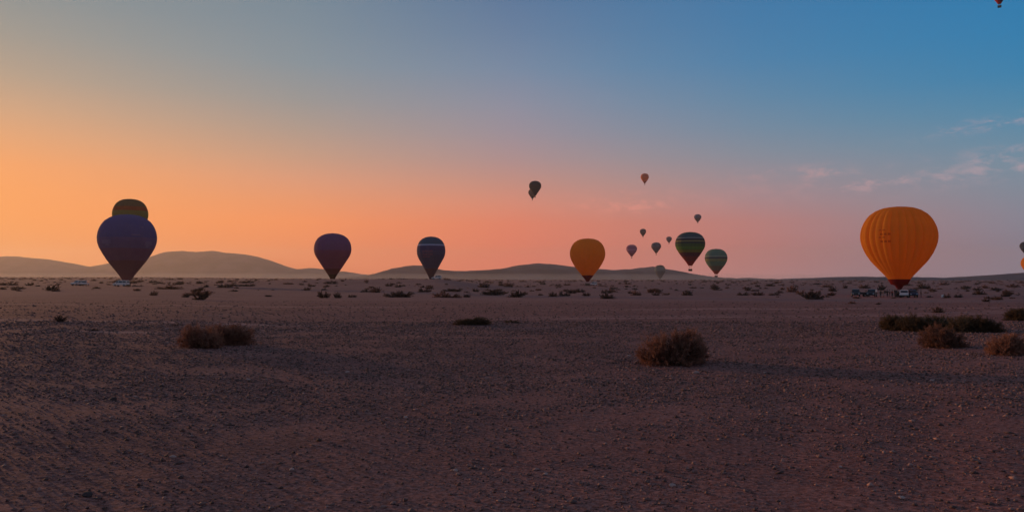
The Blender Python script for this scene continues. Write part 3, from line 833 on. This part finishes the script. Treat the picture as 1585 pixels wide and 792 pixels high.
C_or = (1.0, 0.42, 0.045); 
F_or = fabric('orange_cloth', [(0, C_or)], 0.58)
F_or2 = fabric('orange_cloth_far', [(0, (1.0, 0.42, 0.05))], 0.6)
F_red = fabric('dark_red_cloth', [(0, (0.22, 0.012, 0.012))], 0.15)
F_redprint = fabric('dark_red_print', [(0, (0.74, 0.24, 0.035))], 0.5)
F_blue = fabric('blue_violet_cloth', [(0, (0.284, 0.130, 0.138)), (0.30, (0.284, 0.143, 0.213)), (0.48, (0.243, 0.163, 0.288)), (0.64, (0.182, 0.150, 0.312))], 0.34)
F_mauve = fabric('mauve_print', [(0, (0.28, 0.20, 0.30))], 0.15)
F_olive = fabric('olive_banded_cloth', [(0, (0.165, 0.102, 0.063)), (0.46, (0.330, 0.272, 0.072)), (0.70, (0.462, 0.111, 0.036)), (0.80, (0.242, 0.145, 0.063)), (0.93, (0.198, 0.119, 0.054))], 0.3)
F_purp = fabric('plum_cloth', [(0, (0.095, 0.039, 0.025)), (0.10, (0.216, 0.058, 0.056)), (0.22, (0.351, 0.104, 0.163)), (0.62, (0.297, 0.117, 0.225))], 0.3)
F_dark = fabric('slate_banded_cloth', [(0, (0.162, 0.078, 0.088)), (0.25, (0.121, 0.098, 0.163)), (0.66, (0.115, 0.078, 0.163)), (0.775, (0.459, 0.468, 0.575)), (0.81, (0.095, 0.130, 0.175)), (0.97, (0.081, 0.104, 0.150))], 0.22)
F_pink = fabric('pink_print', [(0, (0.34, 0.11, 0.15))], 0.15)
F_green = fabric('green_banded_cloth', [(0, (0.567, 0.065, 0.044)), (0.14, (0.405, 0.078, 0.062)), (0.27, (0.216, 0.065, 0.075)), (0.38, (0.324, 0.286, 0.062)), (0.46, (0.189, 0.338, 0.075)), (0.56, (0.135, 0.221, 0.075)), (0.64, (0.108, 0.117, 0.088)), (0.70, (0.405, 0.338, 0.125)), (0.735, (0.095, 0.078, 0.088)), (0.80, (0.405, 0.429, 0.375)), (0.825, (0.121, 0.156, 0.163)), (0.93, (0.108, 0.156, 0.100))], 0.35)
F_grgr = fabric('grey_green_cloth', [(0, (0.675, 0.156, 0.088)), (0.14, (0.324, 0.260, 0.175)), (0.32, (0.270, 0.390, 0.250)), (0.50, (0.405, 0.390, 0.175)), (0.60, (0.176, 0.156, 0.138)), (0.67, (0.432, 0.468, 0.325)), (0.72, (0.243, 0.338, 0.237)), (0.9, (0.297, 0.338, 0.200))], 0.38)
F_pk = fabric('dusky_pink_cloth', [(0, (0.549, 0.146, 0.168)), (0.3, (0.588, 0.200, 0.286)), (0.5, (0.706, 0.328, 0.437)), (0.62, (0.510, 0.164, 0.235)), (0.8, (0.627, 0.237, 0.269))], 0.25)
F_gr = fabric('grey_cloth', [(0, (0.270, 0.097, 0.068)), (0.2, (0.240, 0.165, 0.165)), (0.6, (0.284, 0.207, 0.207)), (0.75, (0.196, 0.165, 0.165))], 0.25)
F_gr2 = fabric('grey_brown_cloth', [(0, (0.14, 0.07, 0.06)), (0.5, (0.17, 0.11, 0.11)), (0.7, (0.11, 0.09, 0.11))], 0.2)
F_gr3 = fabric('rosy_grey_cloth', [(0, (0.24, 0.12, 0.11)), (0.5, (0.26, 0.16, 0.17))], 0.25)
F_gr4 = fabric('violet_grey_cloth', [(0, (0.180, 0.096, 0.096)), (0.5, (0.180, 0.144, 0.192)), (0.8, (0.144, 0.132, 0.180))], 0.2)
F_rust = fabric('rust_orange_cloth', [(0, (0.560, 0.126, 0.056)), (0.2, (0.950, 0.294, 0.098)), (0.6, (0.851, 0.273, 0.112))], 0.3)
F_char = fabric('charcoal_cloth', [(0, (0.05, 0.03, 0.028)), (0.4, (0.055, 0.045, 0.045)), (0.75, (0.045, 0.04, 0.045))], 0.08)
F_char2 = fabric('brown_charcoal_cloth', [(0, (0.08, 0.04, 0.035)), (0.4, (0.085, 0.05, 0.055))], 0.1)
F_hazed = fabric('haze_faded_cloth', [(0, (0.20, 0.19, 0.18)), (0.55, (0.26, 0.28, 0.23)), (0.85, (0.16, 0.15, 0.09))], 0.3)  # fading by distant haze painted into the cloth, lower part near the hill's tone
F_slate = fabric('slate_cloth', [(0, (0.06, 0.06, 0.08)), (0.45, (0.09, 0.10, 0.13)), (0.6, (0.05, 0.05, 0.07))], 0.15)
F_rednavy = fabric('red_cloth', [(0, (0.55, 0.05, 0.035))], 0.3)
F_navy = fabric('navy_cloth', [(0, (0.02, 0.025, 0.08))], 0.1)

VA = -math.pi / 2       # the side that faces the camera
logo = []
r2 = np.random.RandomState(3)
for row, t in enumerate((0.31, 0.355, 0.40, 0.445)):
    for c_ in range(3 if row % 2 else 2):
        a = VA - 0.50 + c_ * 0.10 + 0.04 * (row % 2)
        logo.append((a, a + 0.07, t, t + 0.014 + 0.012 * (row % 2)))
B1, b1 = balloon(1391.5, 320, 441, 121, 190, 1.0, F_or, 'large bright orange balloon with dark red skirt at the right, vehicles at its foot', skirt=(432, F_red, [(440, 13), (441.5, 7), (448, 2.6)]), gores=28, amp=0.055, ground=True, gore_parts=True, patches=[('emblem', logo, F_redprint)])
B2, b2 = balloon(909.5, 369, 433, 55, 400, 0.75, F_or2, 'mid sized plain orange balloon with dark red skirt standing right of centre', skirt=(426, F_red, [(430, 6), (433, 3.5), (436, 2)]), gores=24, amp=0.04, ground=True)
mv = [(VA - 0.95, VA - 0.55, 0.40, 0.455), (VA - 0.8, VA - 0.62, 0.455, 0.49), (VA + 0.62, VA + 0.95, 0.42, 0.475), (VA + 0.66, VA + 0.82, 0.475, 0.51), (VA + 0.12, VA + 0.42, 0.315, 0.33), (VA + 0.5, VA + 0.58, 0.20, 0.215)]
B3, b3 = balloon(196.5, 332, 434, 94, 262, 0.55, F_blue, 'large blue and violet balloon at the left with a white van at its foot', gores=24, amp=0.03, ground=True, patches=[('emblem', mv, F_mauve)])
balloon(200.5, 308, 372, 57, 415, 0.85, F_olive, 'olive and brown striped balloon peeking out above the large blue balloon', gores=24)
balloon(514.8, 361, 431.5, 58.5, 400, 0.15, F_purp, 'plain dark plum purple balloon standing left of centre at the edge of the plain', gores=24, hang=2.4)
# pink lettering in the printed block: too blurred to read, kept as rows of block marks
let = []
for row, (t, n_, h_) in enumerate(((0.335, 4, 0.05), (0.405, 4, 0.05), (0.475, 3, 0.02))):
    for c_ in range(n_):
        a = VA - 0.62 + c_ * 0.19
        if row < 2:
            let += [(a, a + 0.035, t, t + h_), (a + 0.10, a + 0.135, t, t + h_)]
            let += [(a + 0.035, a + 0.10, t + (0 if (c_ + row) % 2 else h_ * .4), t + (0 if (c_ + row) % 2 else h_ * .4) + 0.014)]
        else: let += [(a, a + 0.14, t, t + h_)]
balloon(667.2, 366, 431.5, 44.5, 480, 0.0, F_dark, 'dark slate balloon with a pale stripe and blurred pink lettering', gores=24, hang=2.4, patches=[('lettering', let, F_pink)])
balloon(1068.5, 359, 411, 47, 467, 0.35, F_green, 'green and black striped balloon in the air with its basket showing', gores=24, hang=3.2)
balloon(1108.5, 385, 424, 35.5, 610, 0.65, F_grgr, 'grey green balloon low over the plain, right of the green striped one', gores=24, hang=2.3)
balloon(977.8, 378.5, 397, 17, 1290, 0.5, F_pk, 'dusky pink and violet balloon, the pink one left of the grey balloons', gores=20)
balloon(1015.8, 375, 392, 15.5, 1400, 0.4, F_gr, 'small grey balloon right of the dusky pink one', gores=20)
balloon(995.5, 354, 366, 10, 2000, 0.3, F_gr2, 'tiny grey brown balloon above the gap between the pink and grey balloons', gores=16)
balloon(1035.8, 366, 376, 9, 2200, 0.5, F_gr3, 'tiniest rosy grey balloon just left of the green striped balloon', gores=16)
balloon(1080.5, 331.5, 344, 11.5, 1900, 0.5, F_gr4, 'tiny violet grey balloon above the green striped balloon', gores=16)
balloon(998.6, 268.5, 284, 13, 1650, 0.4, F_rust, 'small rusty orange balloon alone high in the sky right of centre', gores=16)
balloon(828.4, 280, 303, 19.2, 1150, 0.15, F_char, 'black looking balloon high near the centre, front one of an overlapping pair', gores=20)
balloon(824.2, 292.5, 308, 13, 1660, 0.25, F_char2, 'small dark brown balloon half hidden behind the black one', gores=20)
balloon(1021.5, 410, 431, 17, 1750, 0.7, F_hazed, 'faint balloon with haze painted into its cloth against the hill under the small grey one', gores=20)
balloon(1588, 374, 393.5, 19, 1180, 0.4, F_slate, 'dark slate balloon cut by the right edge above an orange one', gores=20)
balloon(1596, 396, 427, 33, 660, 0.7, F_or2, 'orange balloon mostly outside the right edge', gores=20)
B20, b20 = balloon(1554.5, -42, 6, 44, 520, 0.45, F_rednavy, 'red and navy balloon in the top right corner, only its bottom in frame', gores=24, hang=2.6,
    patches=[('navy_panel', [(VA + 0.25, VA + 1.2, 0.45, 0.97)], F_navy)])

# the pole-like basket on the ground is overtopped by passengers and crew (below)
# ------------------------------------------------------------------ vehicles
def paint(name, col): 
    m = simple(name, col, 0.35, 0.0, 0.08, 3.0, 0.5); return m
P_white = paint('white_paint', (0.80, 0.70, 0.61)); P_green = paint('dark_green_paint', (0.02, 0.035, 0.028)); P_black = paint('black_paint', (0.02, 0.02, 0.024)); P_navy = paint('navy_paint', (0.03, 0.035, 0.07))
M_glass = simple('dark_glass', (0.02, 0.025, 0.03), 0.08, 0, 0.05, 2, 0.6)
M_tyre = simple('tyre_rubber', (0.02, 0.02, 0.02), 0.85)
M_rim = simple('wheel_metal', (0.45, 0.45, 0.46), 0.35, 0.8)
M_lamp = simple('lamp_lens', (0.7, 0.7, 0.68), 0.15)
M_tail = simple('tail_lens', (0.35, 0.02, 0.02), 0.25)
M_trim = simple('black_trim', (0.025, 0.025, 0.025), 0.6)
def vehicle(name, label, cat, prof_, cab, wb, W, paint_m, wheel_r=0.36, glass=(), bed=None, group=None):
    """prof_: lower body side profile; cab: greenhouse profile; x forward"""
    root = thing(name, label, cat, group=group)
    b = MB(); b.prism(prof_, -W / 2, W / 2)
    ob('body', b.mesh('body', bevel=0.05), paint_m, root)
    if cab:
        zc0 = min(z for _, z in cab); zc1 = max(z for _, z in cab)
        ins = [0.97 - 0.13 * (z - zc0) / (zc1 - zc0) for _, z in cab]
        b = MB(); b.prism(cab, -W / 2, W / 2, ins); c = ob('cabin', b.mesh('cabin', bevel=0.04), paint_m, root)
    for g in glass:
        if g[0] == 'side':
            for s in (-1, 1):
                b = MB(); zc = [z for _, z in g[1]]
                yk = [W / 2 * (0.97 - 0.13 * (z - zc0) / (zc1 - zc0)) + 0.008 for z in zc]
                vs = [b.bm.verts.new((x, s * k, z)) for (x, z), k in zip(g[1], yk)]
                vs2 = [b.bm.verts.new((x, s * (k - 0.02), z)) for (x, z), k in zip(g[1], yk)]
                n = len(vs); b.bm.faces.new(vs); b.bm.faces.new(vs2[::-1])
                for i in range(n): b.bm.faces.new((vs[i], vs[(i + 1) % n], vs2[(i + 1) % n], vs2[i]))
                ob('window', b.mesh('window'), M_glass, root)
        else:
            (x0, z0), (x1, z1) = g[1]; sgn = 1 if g[0] == 'front' else -1
            b = MB(); o = 0.012 * sgn
            w0 = W / 2 * (0.97 - 0.13 * (z0 - zc0) / (zc1 - zc0)) - 0.09; w1 = W / 2 * (0.97 - 0.13 * (z1 - zc0) / (zc1 - zc0)) - 0.09
            vs = [b.bm.verts.new(p) for p in ((x0 + o, -w0, z0), (x0 + o, w0, z0), (x1 + o, w1, z1), (x1 + o, -w1, z1))]
            vb = [b.bm.verts.new((v.co.x - 0.03 * sgn, v.co.y, v.co.z)) for v in vs]
            b.bm.faces.new(vs); b.bm.faces.new(vb[::-1])
            for i in range(4): b.bm.faces.new((vs[i], vs[(i + 1) % 4], vb[(i + 1) % 4], vb[i]))
            ob('windscreen' if sgn > 0 else 'rear_window', b.mesh('pane'), M_glass, root)
    for sx in (-1, 1):
        for sy in (-1, 1):
            x = wb[0] if sx > 0 else wb[1]
            ty = MB().tube((x, sy * (W / 2 - 0.20), wheel_r), (x, sy * (W / 2 + 0.02), wheel_r), wheel_r, wheel_r, 20).mesh('wheel')
            wh = ob('wheel', ty, M_tyre, root)
            ob('rim', MB().tube((x, sy * (W / 2 + 0.0), wheel_r), (x, sy * (W / 2 + 0.03), wheel_r), wheel_r * .6, wheel_r * .5, 14).mesh('rim'), M_rim, wh)
    xf = max(x for x, _ in prof_); xb = min(x for x, _ in prof_); zm_ = 0.78
    for s in (-1, 1):
        ob('headlight', MB().box((xf - 0.03, s * (W / 2 - .28), zm_), (0.10, 0.30, 0.16), bevel=0.02).mesh('headlight'), M_lamp, root)
        ob('tail_light', MB().box((xb + 0.03, s * (W / 2 - .16), zm_ + .15), (0.10, 0.14, 0.30), bevel=0.02).mesh('tail_light'), M_tail, root)
        ob('mirror', MB().box((cab[1][0] - 0.1 if cab else 1, s * (W / 2 + .10), 1.08), (0.10, 0.16, 0.18), bevel=0.03).mesh('mirror'), M_trim, root)
    ob('bumper', MB().box((xf + 0.02, 0, 0.48), (0.14, W - 0.1, 0.22), bevel=0.04).mesh('bumper'), M_trim, root)
    ob('bumper', MB().box((xb - 0.02, 0, 0.50), (0.14, W - 0.1, 0.20), bevel=0.04).mesh('bumper'), M_trim, root)
    return root
def suv(label, paint_m, group=None):
    return vehicle('off_road_car', label, 'car',
        [(2.2, 0.42), (2.28, 0.75), (2.15, 0.98), (0.95, 1.08), (-2.15, 1.08), (-2.22, 0.75), (-2.15, 0.42)],
        [(0.98, 1.04), (0.42, 1.72), (0.1, 1.80), (-1.85, 1.80), (-2.12, 1.70), (-2.18, 1.04)],
        (1.38, -1.35), 1.84, paint_m, 0.38,
        [('side', [(0.72, 1.14), (0.32, 1.64), (-0.38, 1.66), (-0.38, 1.14)]), ('side', [(-0.48, 1.14), (-0.48, 1.66), (-1.80, 1.66), (-1.95, 1.14)]),
         ('front', ((0.90, 1.14), (0.50, 1.64))), ('rear', ((-2.17, 1.16), (-2.13, 1.64)))], group=group)
def van(label, paint_m, group=None):
    return vehicle('van', label, 'van',
        [(2.35, 0.42), (2.42, 0.70), (2.30, 0.95), (1.75, 1.12), (-2.35, 1.12), (-2.40, 0.75), (-2.35, 0.42)],
        [(1.78, 1.08), (1.00, 1.80), (0.6, 1.97), (-2.15, 1.97), (-2.33, 1.80), (-2.38, 1.08)],
        (1.55, -1.45), 1.95, paint_m, 0.35,
        [('side', [(1.45, 1.18), (0.90, 1.72), (0.45, 1.76), (0.45, 1.18)]), ('side', [(0.30, 1.18), (0.30, 1.76), (-0.85, 1.76), (-0.85, 1.18)]), ('side', [(-1.0, 1.18), (-1.0, 1.76), (-2.1, 1.74), (-2.18, 1.18)]),
         ('front', ((1.69, 1.18), (1.09, 1.73))), ('rear', ((-2.37, 1.2), (-2.34, 1.74)))], group=group)
def put(o, px, depth, rz, py=None):
    if py is not None: x, y = ground_at(px, py)
    else: y = depth; x = (px - 792.5) / F * y
    o.location = (x, y, TZp(x, y) + 0.0); o.rotation_euler = (0, 0, rz); return o
put(van('white minibus parked at the foot of the large blue balloon', P_white), 188, 258, math.pi - 0.1)
c0 = suv('left one of two white cars parked side by side at the far left', P_white, 'white cars far out on the plain'); put(c0, 121, 275, R(-110))
c1 = copy_tree(c0); tag(c1, 'right one of two white cars parked side by side at the far left'); put(c1, 131.5, 272, R(-75))
c2 = copy_tree(c0); tag(c2, 'white car parked right of the foot of the mid sized orange balloon'); put(c2, 919, 392, R(-120))
c3 = copy_tree(c0); tag(c3, 'tiny white car behind the scrub right of the balloon with lettering'); put(c3, 676, 352, R(180))
c4 = copy_tree(c0); tag(c4, 'dark green car at the left end of the group before the large orange balloon'); c4['group'] = 'dark off-road cars by the large orange balloon'; setmat(c4, 'body', P_green); setmat(c4, 'cabin', P_green); put(c4, 1324, 188, R(-112))
c5 = copy_tree(c0); tag(c5, 'black car with a bright window right of the flat trailer'); c5['group'] = 'dark off-road cars by the large orange balloon'; setmat(c5, 'body', P_black); setmat(c5, 'cabin', P_black); put(c5, 1349, 189, R(-122))
c6 = copy_tree(c0); tag(c6, 'navy car right of the white van under the large orange balloon'); c6['group'] = 'dark off-road cars by the large orange balloon'; setmat(c6, 'body', P_navy); setmat(c6, 'cabin', P_navy); put(c6, 1411, 186, R(-106))
c7 = copy_tree(c0); tag(c7, 'white car facing the viewer under the large orange balloon'); del c7['group']; put(c7, 1399, 184, R(-118))
# flat trailer
tr = thing('trailer', 'low flat trailer between the dark green car and the black car', 'trailer')
ob('deck', MB().box((0, 0, 0.62), (3.0, 1.7, 0.10)).box((0, .83, .78), (3.0, .05, .22)).box((0, -.83, .78), (3.0, .05, .22)).mesh('deck'), M_trim, tr)
ob('drawbar', MB().tube((1.5, 0.4, .55), (2.6, 0, .5), .05).tube((1.5, -0.4, .55), (2.6, 0, .5), .05).mesh('drawbar'), M_steel, tr)
for s in (-1, 1): 
    wh = ob('wheel', MB().tube((-.2, s * .88, .32), (-.2, s * 1.06, .32), .32, n=16).mesh('wheel'), M_tyre, tr)
    ob('rim', MB().tube((-.2, s * 1.05, .32), (-.2, s * 1.08, .32), .18, n=12).mesh('rim'), M_rim, wh)
put(tr, 1336, 190, R(165))
bagm = MB()
for i in range(4): bagm.box((-1.0 + i * .62, 0.05 * (i % 2), 0.86), (0.6, 1.2, 0.38 + .06 * (i % 2)), bevel=0.1)
bg_ = ob('envelope_bag', bagm.mesh('envelope_bag', True), simple('canvas_bag', (0.05, 0.035, 0.03), 0.8)); bg_.location = tr.location; bg_.rotation_euler = tr.rotation_euler
tag(bg_, 'packed dark canvas bag lying on the flat trailer', 'bag')

# ------------------------------------------------------------------ people
def skin_mesh(name, pts, edges, rad, sub=1, root=0):
    me = bpy.data.meshes.new(name); me.from_pydata([tuple(p) for p in pts], edges, []); me.update()
    o = bpy.data.objects.new('tmp', me); COL.objects.link(o)
    md = o.modifiers.new('s', 'SKIN'); md.use_smooth_shade = True
    lay = me.skin_vertices[0].data
    for i, r_ in enumerate(rad):
        lay[i].radius = (r_, r_) if not isinstance(r_, tuple) else r_
        lay[i].use_root = (i == root)
    sb = o.modifiers.new('u', 'SUBSURF'); sb.levels = sub; sb.render_levels = sub
    dg = bpy.context.evaluated_depsgraph_get(); ev = o.evaluated_get(dg)
    m2 = bpy.data.meshes.new_from_object(ev, depsgraph=dg)
    bpy.data.objects.remove(o); m2.name = name
    return m2
def person_meshes(pose):
    """1.72 m, feet on z=0, facing -Y"""
    P = {}; E = []; Rr = {}
    def add(k, p, r, par=None):
        P[k] = Vector(p); Rr[k] = r
        if par: E.append((par, k))
    add('pelvis', (0, 0, .95), (.13, .10)); add('belly', (0, 0, 1.10), (.125, .09), 'pelvis'); add('chest', (0, 0.0, 1.30), (.15, .10), 'belly'); add('neck', (0, .0, 1.46), .055, 'chest')
    add('chin', (0, -.02, 1.53), (.065, .07), 'neck'); add('head', (0, -.01, 1.62), (.078, .095), 'chin'); add('crown', (0, 0, 1.70), (.055, .065), 'head')
    st = {'stand': (0.0, 0.0), 'stride': (.22, -.18), 'raise': (0.04, -.04), 'lean': (.06, -.1)}[pose]
    for s, n in ((1, 'l'), (-1, 'r')):
        f = st[0] if s > 0 else st[1]
        add('hip' + n, (s * .09, 0, .88), .085, 'pelvis'); add('knee' + n, (s * .10, -f * .55, .49), .055, 'hip' + n)
        add('ankle' + n, (s * .11, -f + .02, .09), .035, 'knee' + n); add('toe' + n, (s * .12, -f - .14, .04), .03, 'ankle' + n)
        add('sho' + n, (s * .18, 0, 1.40), .05, 'chest')
        if pose == 'raise' and s > 0: el_, wr = (s * .30, -.10, 1.52), (s * .24, -.22, 1.76)
        elif pose == 'lean': el_, wr = (s * .25, -.10, 1.16), (s * .14, -.32, 1.10)
        elif pose == 'stride': el_, wr = (s * .25, s * .08, 1.14), (s * .26, s * .14 - .06, .90)
        else: el_, wr = (s * .25, .03, 1.14), (s * .25, -.05, .89)
        add('elb' + n, el_, .038, 'sho' + n); add('wri' + n, wr, .026, 'elb' + n)
        dv = (Vector(wr) - Vector(el_)).normalized(); sv = Vector((0, -1, 0)) if abs(dv.y) < .8 else Vector((0, 0, 1))
        palm = Vector(wr) + dv * .07; add('palm' + n, palm, (.034, .018), 'wri' + n)
        for q in range(4):
            b_ = palm + dv * .035 + sv * (.03 - .02 * q); ln = (.045, .052, .048, .036)[q]
            add('f%d%s' % (q, n), b_, .009, 'palm' + n); add('g%d%s' % (q, n), b_ + dv * ln + Vector((-s * .012, 0, 0)), .007, 'f%d%s' % (q, n))
        add('th' + n, palm + sv * .045 - dv * .01, .010, 'palm' + n)
    keys = list(P); ix = {k: i for i, k in enumerate(keys)}
    body = skin_mesh('person', [P[k] for k in keys], [(ix[a], ix[b]) for a, b in E], [Rr[k] for k in keys])
    # nose, brow: push a few face vertices forward
    for v in body.vertices:
        c = v.co
        if abs(c.x) < .02 and c.y < -.07 and 1.56 < c.z < 1.64: v.co.y -= .018
    def sub(ks, grow, nm, over={}):
        kk = [k for k in ks]; jx = {k: i for i, k in enumerate(kk)}
        ee = [(jx[a], jx[b]) for a, b in E if a in jx and b in jx]
        g = lambda r: tuple(q + grow for q in r) if isinstance(r, tuple) else r + grow
        return skin_mesh(nm, [over.get(k, P[k]) for k in kk], ee, [g(Rr[k]) for k in kk])
    an = {'ankle' + n: P['ankle' + n] + Vector((0, 0, .04)) for n in 'lr'}
    tro = sub(['pelvis', 'hipl', 'kneel', 'anklel', 'hipr', 'kneer', 'ankler'], .016, 'trousers', an)
    jac = sub(['pelvis', 'belly', 'chest', 'shol', 'elbl', 'wril', 'shor', 'elbr', 'wrir'], .022, 'jacket')
    hair = MB(); bmesh.ops.create_icosphere(hair.bm, subdivisions=2, radius=1)
    for v in hair.bm.verts: v.co = Vector((v.co.x * .086, v.co.y * .105 + .012, 1.665 + v.co.z * .075))
    hm = hair.mesh('hair', True)
    sh = MB()
    for n in 'lr':
        a = P['ankle' + n]; sh.box((a.x, a.y - .07, .045), (.10, .27, .09), bevel=.03)
    return body, tro, jac, hm, sh.mesh('shoes')
POSES = {k: person_meshes(k) for k in ('stand', 'stride', 'raise', 'lean')}
M_skin = simple('skin', (0.30, 0.16, 0.10), 0.6, var=.05); M_hair = simple('dark_hair', (0.015, 0.011, 0.01), 0.7)
CL = {'black': (0.02, 0.02, 0.022), 'navy': (0.02, 0.025, 0.06), 'grey': (0.14, 0.14, 0.15), 'brown': (0.10, 0.055, 0.035), 'white': (0.65, 0.63, 0.60), 'red': (0.30, 0.04, 0.03), 'dark green': (0.03, 0.05, 0.03)}
CM = {k: simple(k.replace(' ', '_') + '_clothing', v, 0.85, var=.15, scale=12) for k, v in CL.items()}
def person(px, depth, rz, pose, top, legs, label, group='people around the large orange balloon', z=None, sc_=1.0, xy=None):
    y = depth; x = (px - 792.5) / F * y
    if xy: x, y = xy
    b, t, j, h, s = POSES[pose]
    r_ = thing('person', label, 'person', (x, y, TZp(x, y) if z is None else z), rz, group)
    r_.scale = (sc_, sc_, sc_)
    ob('body', b, M_skin, r_); ob('trousers', t, CM[legs], r_); ob('jacket', j, CM[top], r_); ob('hair', h, M_hair, r_); ob('shoes', s, M_trim, r_)
person(1362.5, 187, 0.3, 'stand', 'brown', 'black', 'person in brown standing alone right of the black car')
person(1367, 192, 2.0, 'stride', 'grey', 'grey', 'person in pale grey walking next to the one in brown')
person(1373, 188, -0.6, 'lean', 'black', 'black', 'leftmost person in black of the crew bending by the basket')
person(1376.5, 190, 1.2, 'stand', 'navy', 'black', 'person in navy, second in the crew left of the basket')
person(1380.5, 186, 0.2, 'stand', 'red', 'black', 'person in a dark red top left of the basket')
person(1385, 187, -2.0, 'raise', 'black', 'grey', 'person in black with one arm raised to the basket')
person(1389, 185, 2.8, 'stand', 'dark green', 'black', 'person in dark green standing just before the basket')
person(1394.5, 186, 0.5, 'stand', 'black', 'navy', 'person in black right before the basket beside the white car')
person(1404.5, 189, -1.0, 'stand', 'navy', 'black', 'person in navy between the white car and the navy car')
person(1418, 185, 1.7, 'stand', 'grey', 'black', 'person in grey at the right side of the navy car')
person(1425, 187, 0.9, 'stand', 'brown', 'brown', 'rightmost person, in brown, alone right of the vehicles')
bx, by, bz = b1['x'], b1['y'], b1['gz']
for i, (dx, dy, c_) in enumerate(((-1.2, -.3, 'black'), (-.5, .2, 'navy'), (.35, -.25, 'grey'), (1.1, .15, 'red'))):
    person(0, 0, 0.4 * i, 'stand', c_, 'black', ['leftmost passenger in the basket, in black', 'passenger in navy, second from left in the basket', 'passenger in grey, second from right in the basket', 'rightmost passenger in the basket, in dark red'][i] + ' of the large orange balloon', 'passengers in the basket', z=bz + 0.11, xy=(bx + dx, by + dy))
# pale rock beside the shrub right of the balloon
x, y = ground_at(1460, 460.5)
o = ob('rock', stone_ms[2], None, loc=(x, y, TZp(x, y) + .3), scale=(.45, .4, .8)); o.material_slots[0].link = 'OBJECT'; o.material_slots[0].material = simple('white_rock', (0.66, 0.58, 0.52), 0.8)
tag(o, 'small bright white rock beside a dark shrub right of the large orange balloon', 'rock')

# ------------------------------------------------------------------ bird, a speck in the sky
bb = thing('bird', 'tiny dark bird in the open sky left of the black balloon', 'bird')
bd = MB(); 
ring = [(-.20, .01), (-.12, .045), (0, .06), (.10, .045), (.16, .025), (.20, .032), (.235, .02), (.26, .004)]
for (a_, ra), (b_, rb) in zip(ring[:-1], ring[1:]): bd.tube((a_, 0, 0), (b_, 0, 0.01), ra, rb, 8)
bmesh.ops.remove_doubles(bd.bm, verts=bd.bm.verts[:], dist=0.0015)
M_bird = simple('dark_feathers', (0.03, 0.025, 0.02), 0.8)
ob('body', bd.mesh('body', True), M_bird, bb)
for s in (-1, 1):
    V = [(.10, s * .03, .02), (.02, s * .30, .13), (-.05, s * .58, .10), (-.10, s * .56, .10), (-.10, s * .30, .12), (-.08, s * .03, .02)]
    m_ = MB(); a = [m_.bm.verts.new(v) for v in V]; b_ = [m_.bm.verts.new((v[0], v[1], v[2] - .012)) for v in V]
    m_.bm.faces.new(a); m_.bm.faces.new(b_[::-1])
    for i in range(6): m_.bm.faces.new((a[i], a[(i + 1) % 6], b_[(i + 1) % 6], b_[i]))
    ob('wing', m_.mesh('wing'), M_bird, bb)
ob('tail', MB().box((-.26, 0, 0), (.16, .09, .012), taper=(1, 1)).mesh('tail'), M_bird, bb)
v = ray(751, 269); t_ = 330; bb.location = (v[0] * t_, v[1] * t_, EYE + v[2] * t_); bb.rotation_euler = (0, 0.1, 0.5)

# ------------------------------------------------------------------ haze: even thin air round everything
HAZE = 8.5e-5
bm = MB(); bm.box((0, 0, (330 - 14) / 2), (18600, 18600, 330 + 14))
hz = bm.mesh('haze')
m = bpy.data.materials.new('dusty_air'); m.use_nodes = True; t = m.node_tree; t.nodes.clear()
pv = t.nodes.new('ShaderNodeVolumePrincipled'); pv.inputs['Color'].default_value = (0.95, 0.88, 0.82, 1)
pv.inputs['Density'].default_value = HAZE; pv.inputs['Anisotropy'].default_value = 0.45
mo = t.nodes.new('ShaderNodeOutputMaterial'); t.links.new(pv.outputs[0], mo.inputs['Volume'])
ho = ob('haze', hz, m); tag(ho, 'thin warm dawn haze over the whole plain', 'haze', kind='stuff')
ho.display_type = 'WIRE'

# low mist lying before the feet of the hills
bm = bmesh.new(); bmesh.ops.create_icosphere(bm, subdivisions=4, radius=1)
for v_ in bm.verts:
    v_.co = Vector((v_.co.x * 3600, v_.co.y * 520, v_.co.z * 15))
me = bpy.data.meshes.new('mist'); bm.to_mesh(me); bm.free(); smooth(me)
m = bpy.data.materials.new('ground_mist'); m.use_nodes = True; t = m.node_tree; t.nodes.clear()
pv = t.nodes.new('ShaderNodeVolumePrincipled'); pv.inputs['Color'].default_value = (0.95, 0.92, 0.88, 1)
pv.inputs['Density'].default_value = 2.6e-4; pv.inputs['Anisotropy'].default_value = 0.3
mo = t.nodes.new('ShaderNodeOutputMaterial'); t.links.new(pv.outputs[0], mo.inputs['Volume'])
tag(ob('mist', me, m, loc=(-1500, 1950, 2)), 'thin low ground mist lying before the feet of the hills', 'mist', kind='stuff')
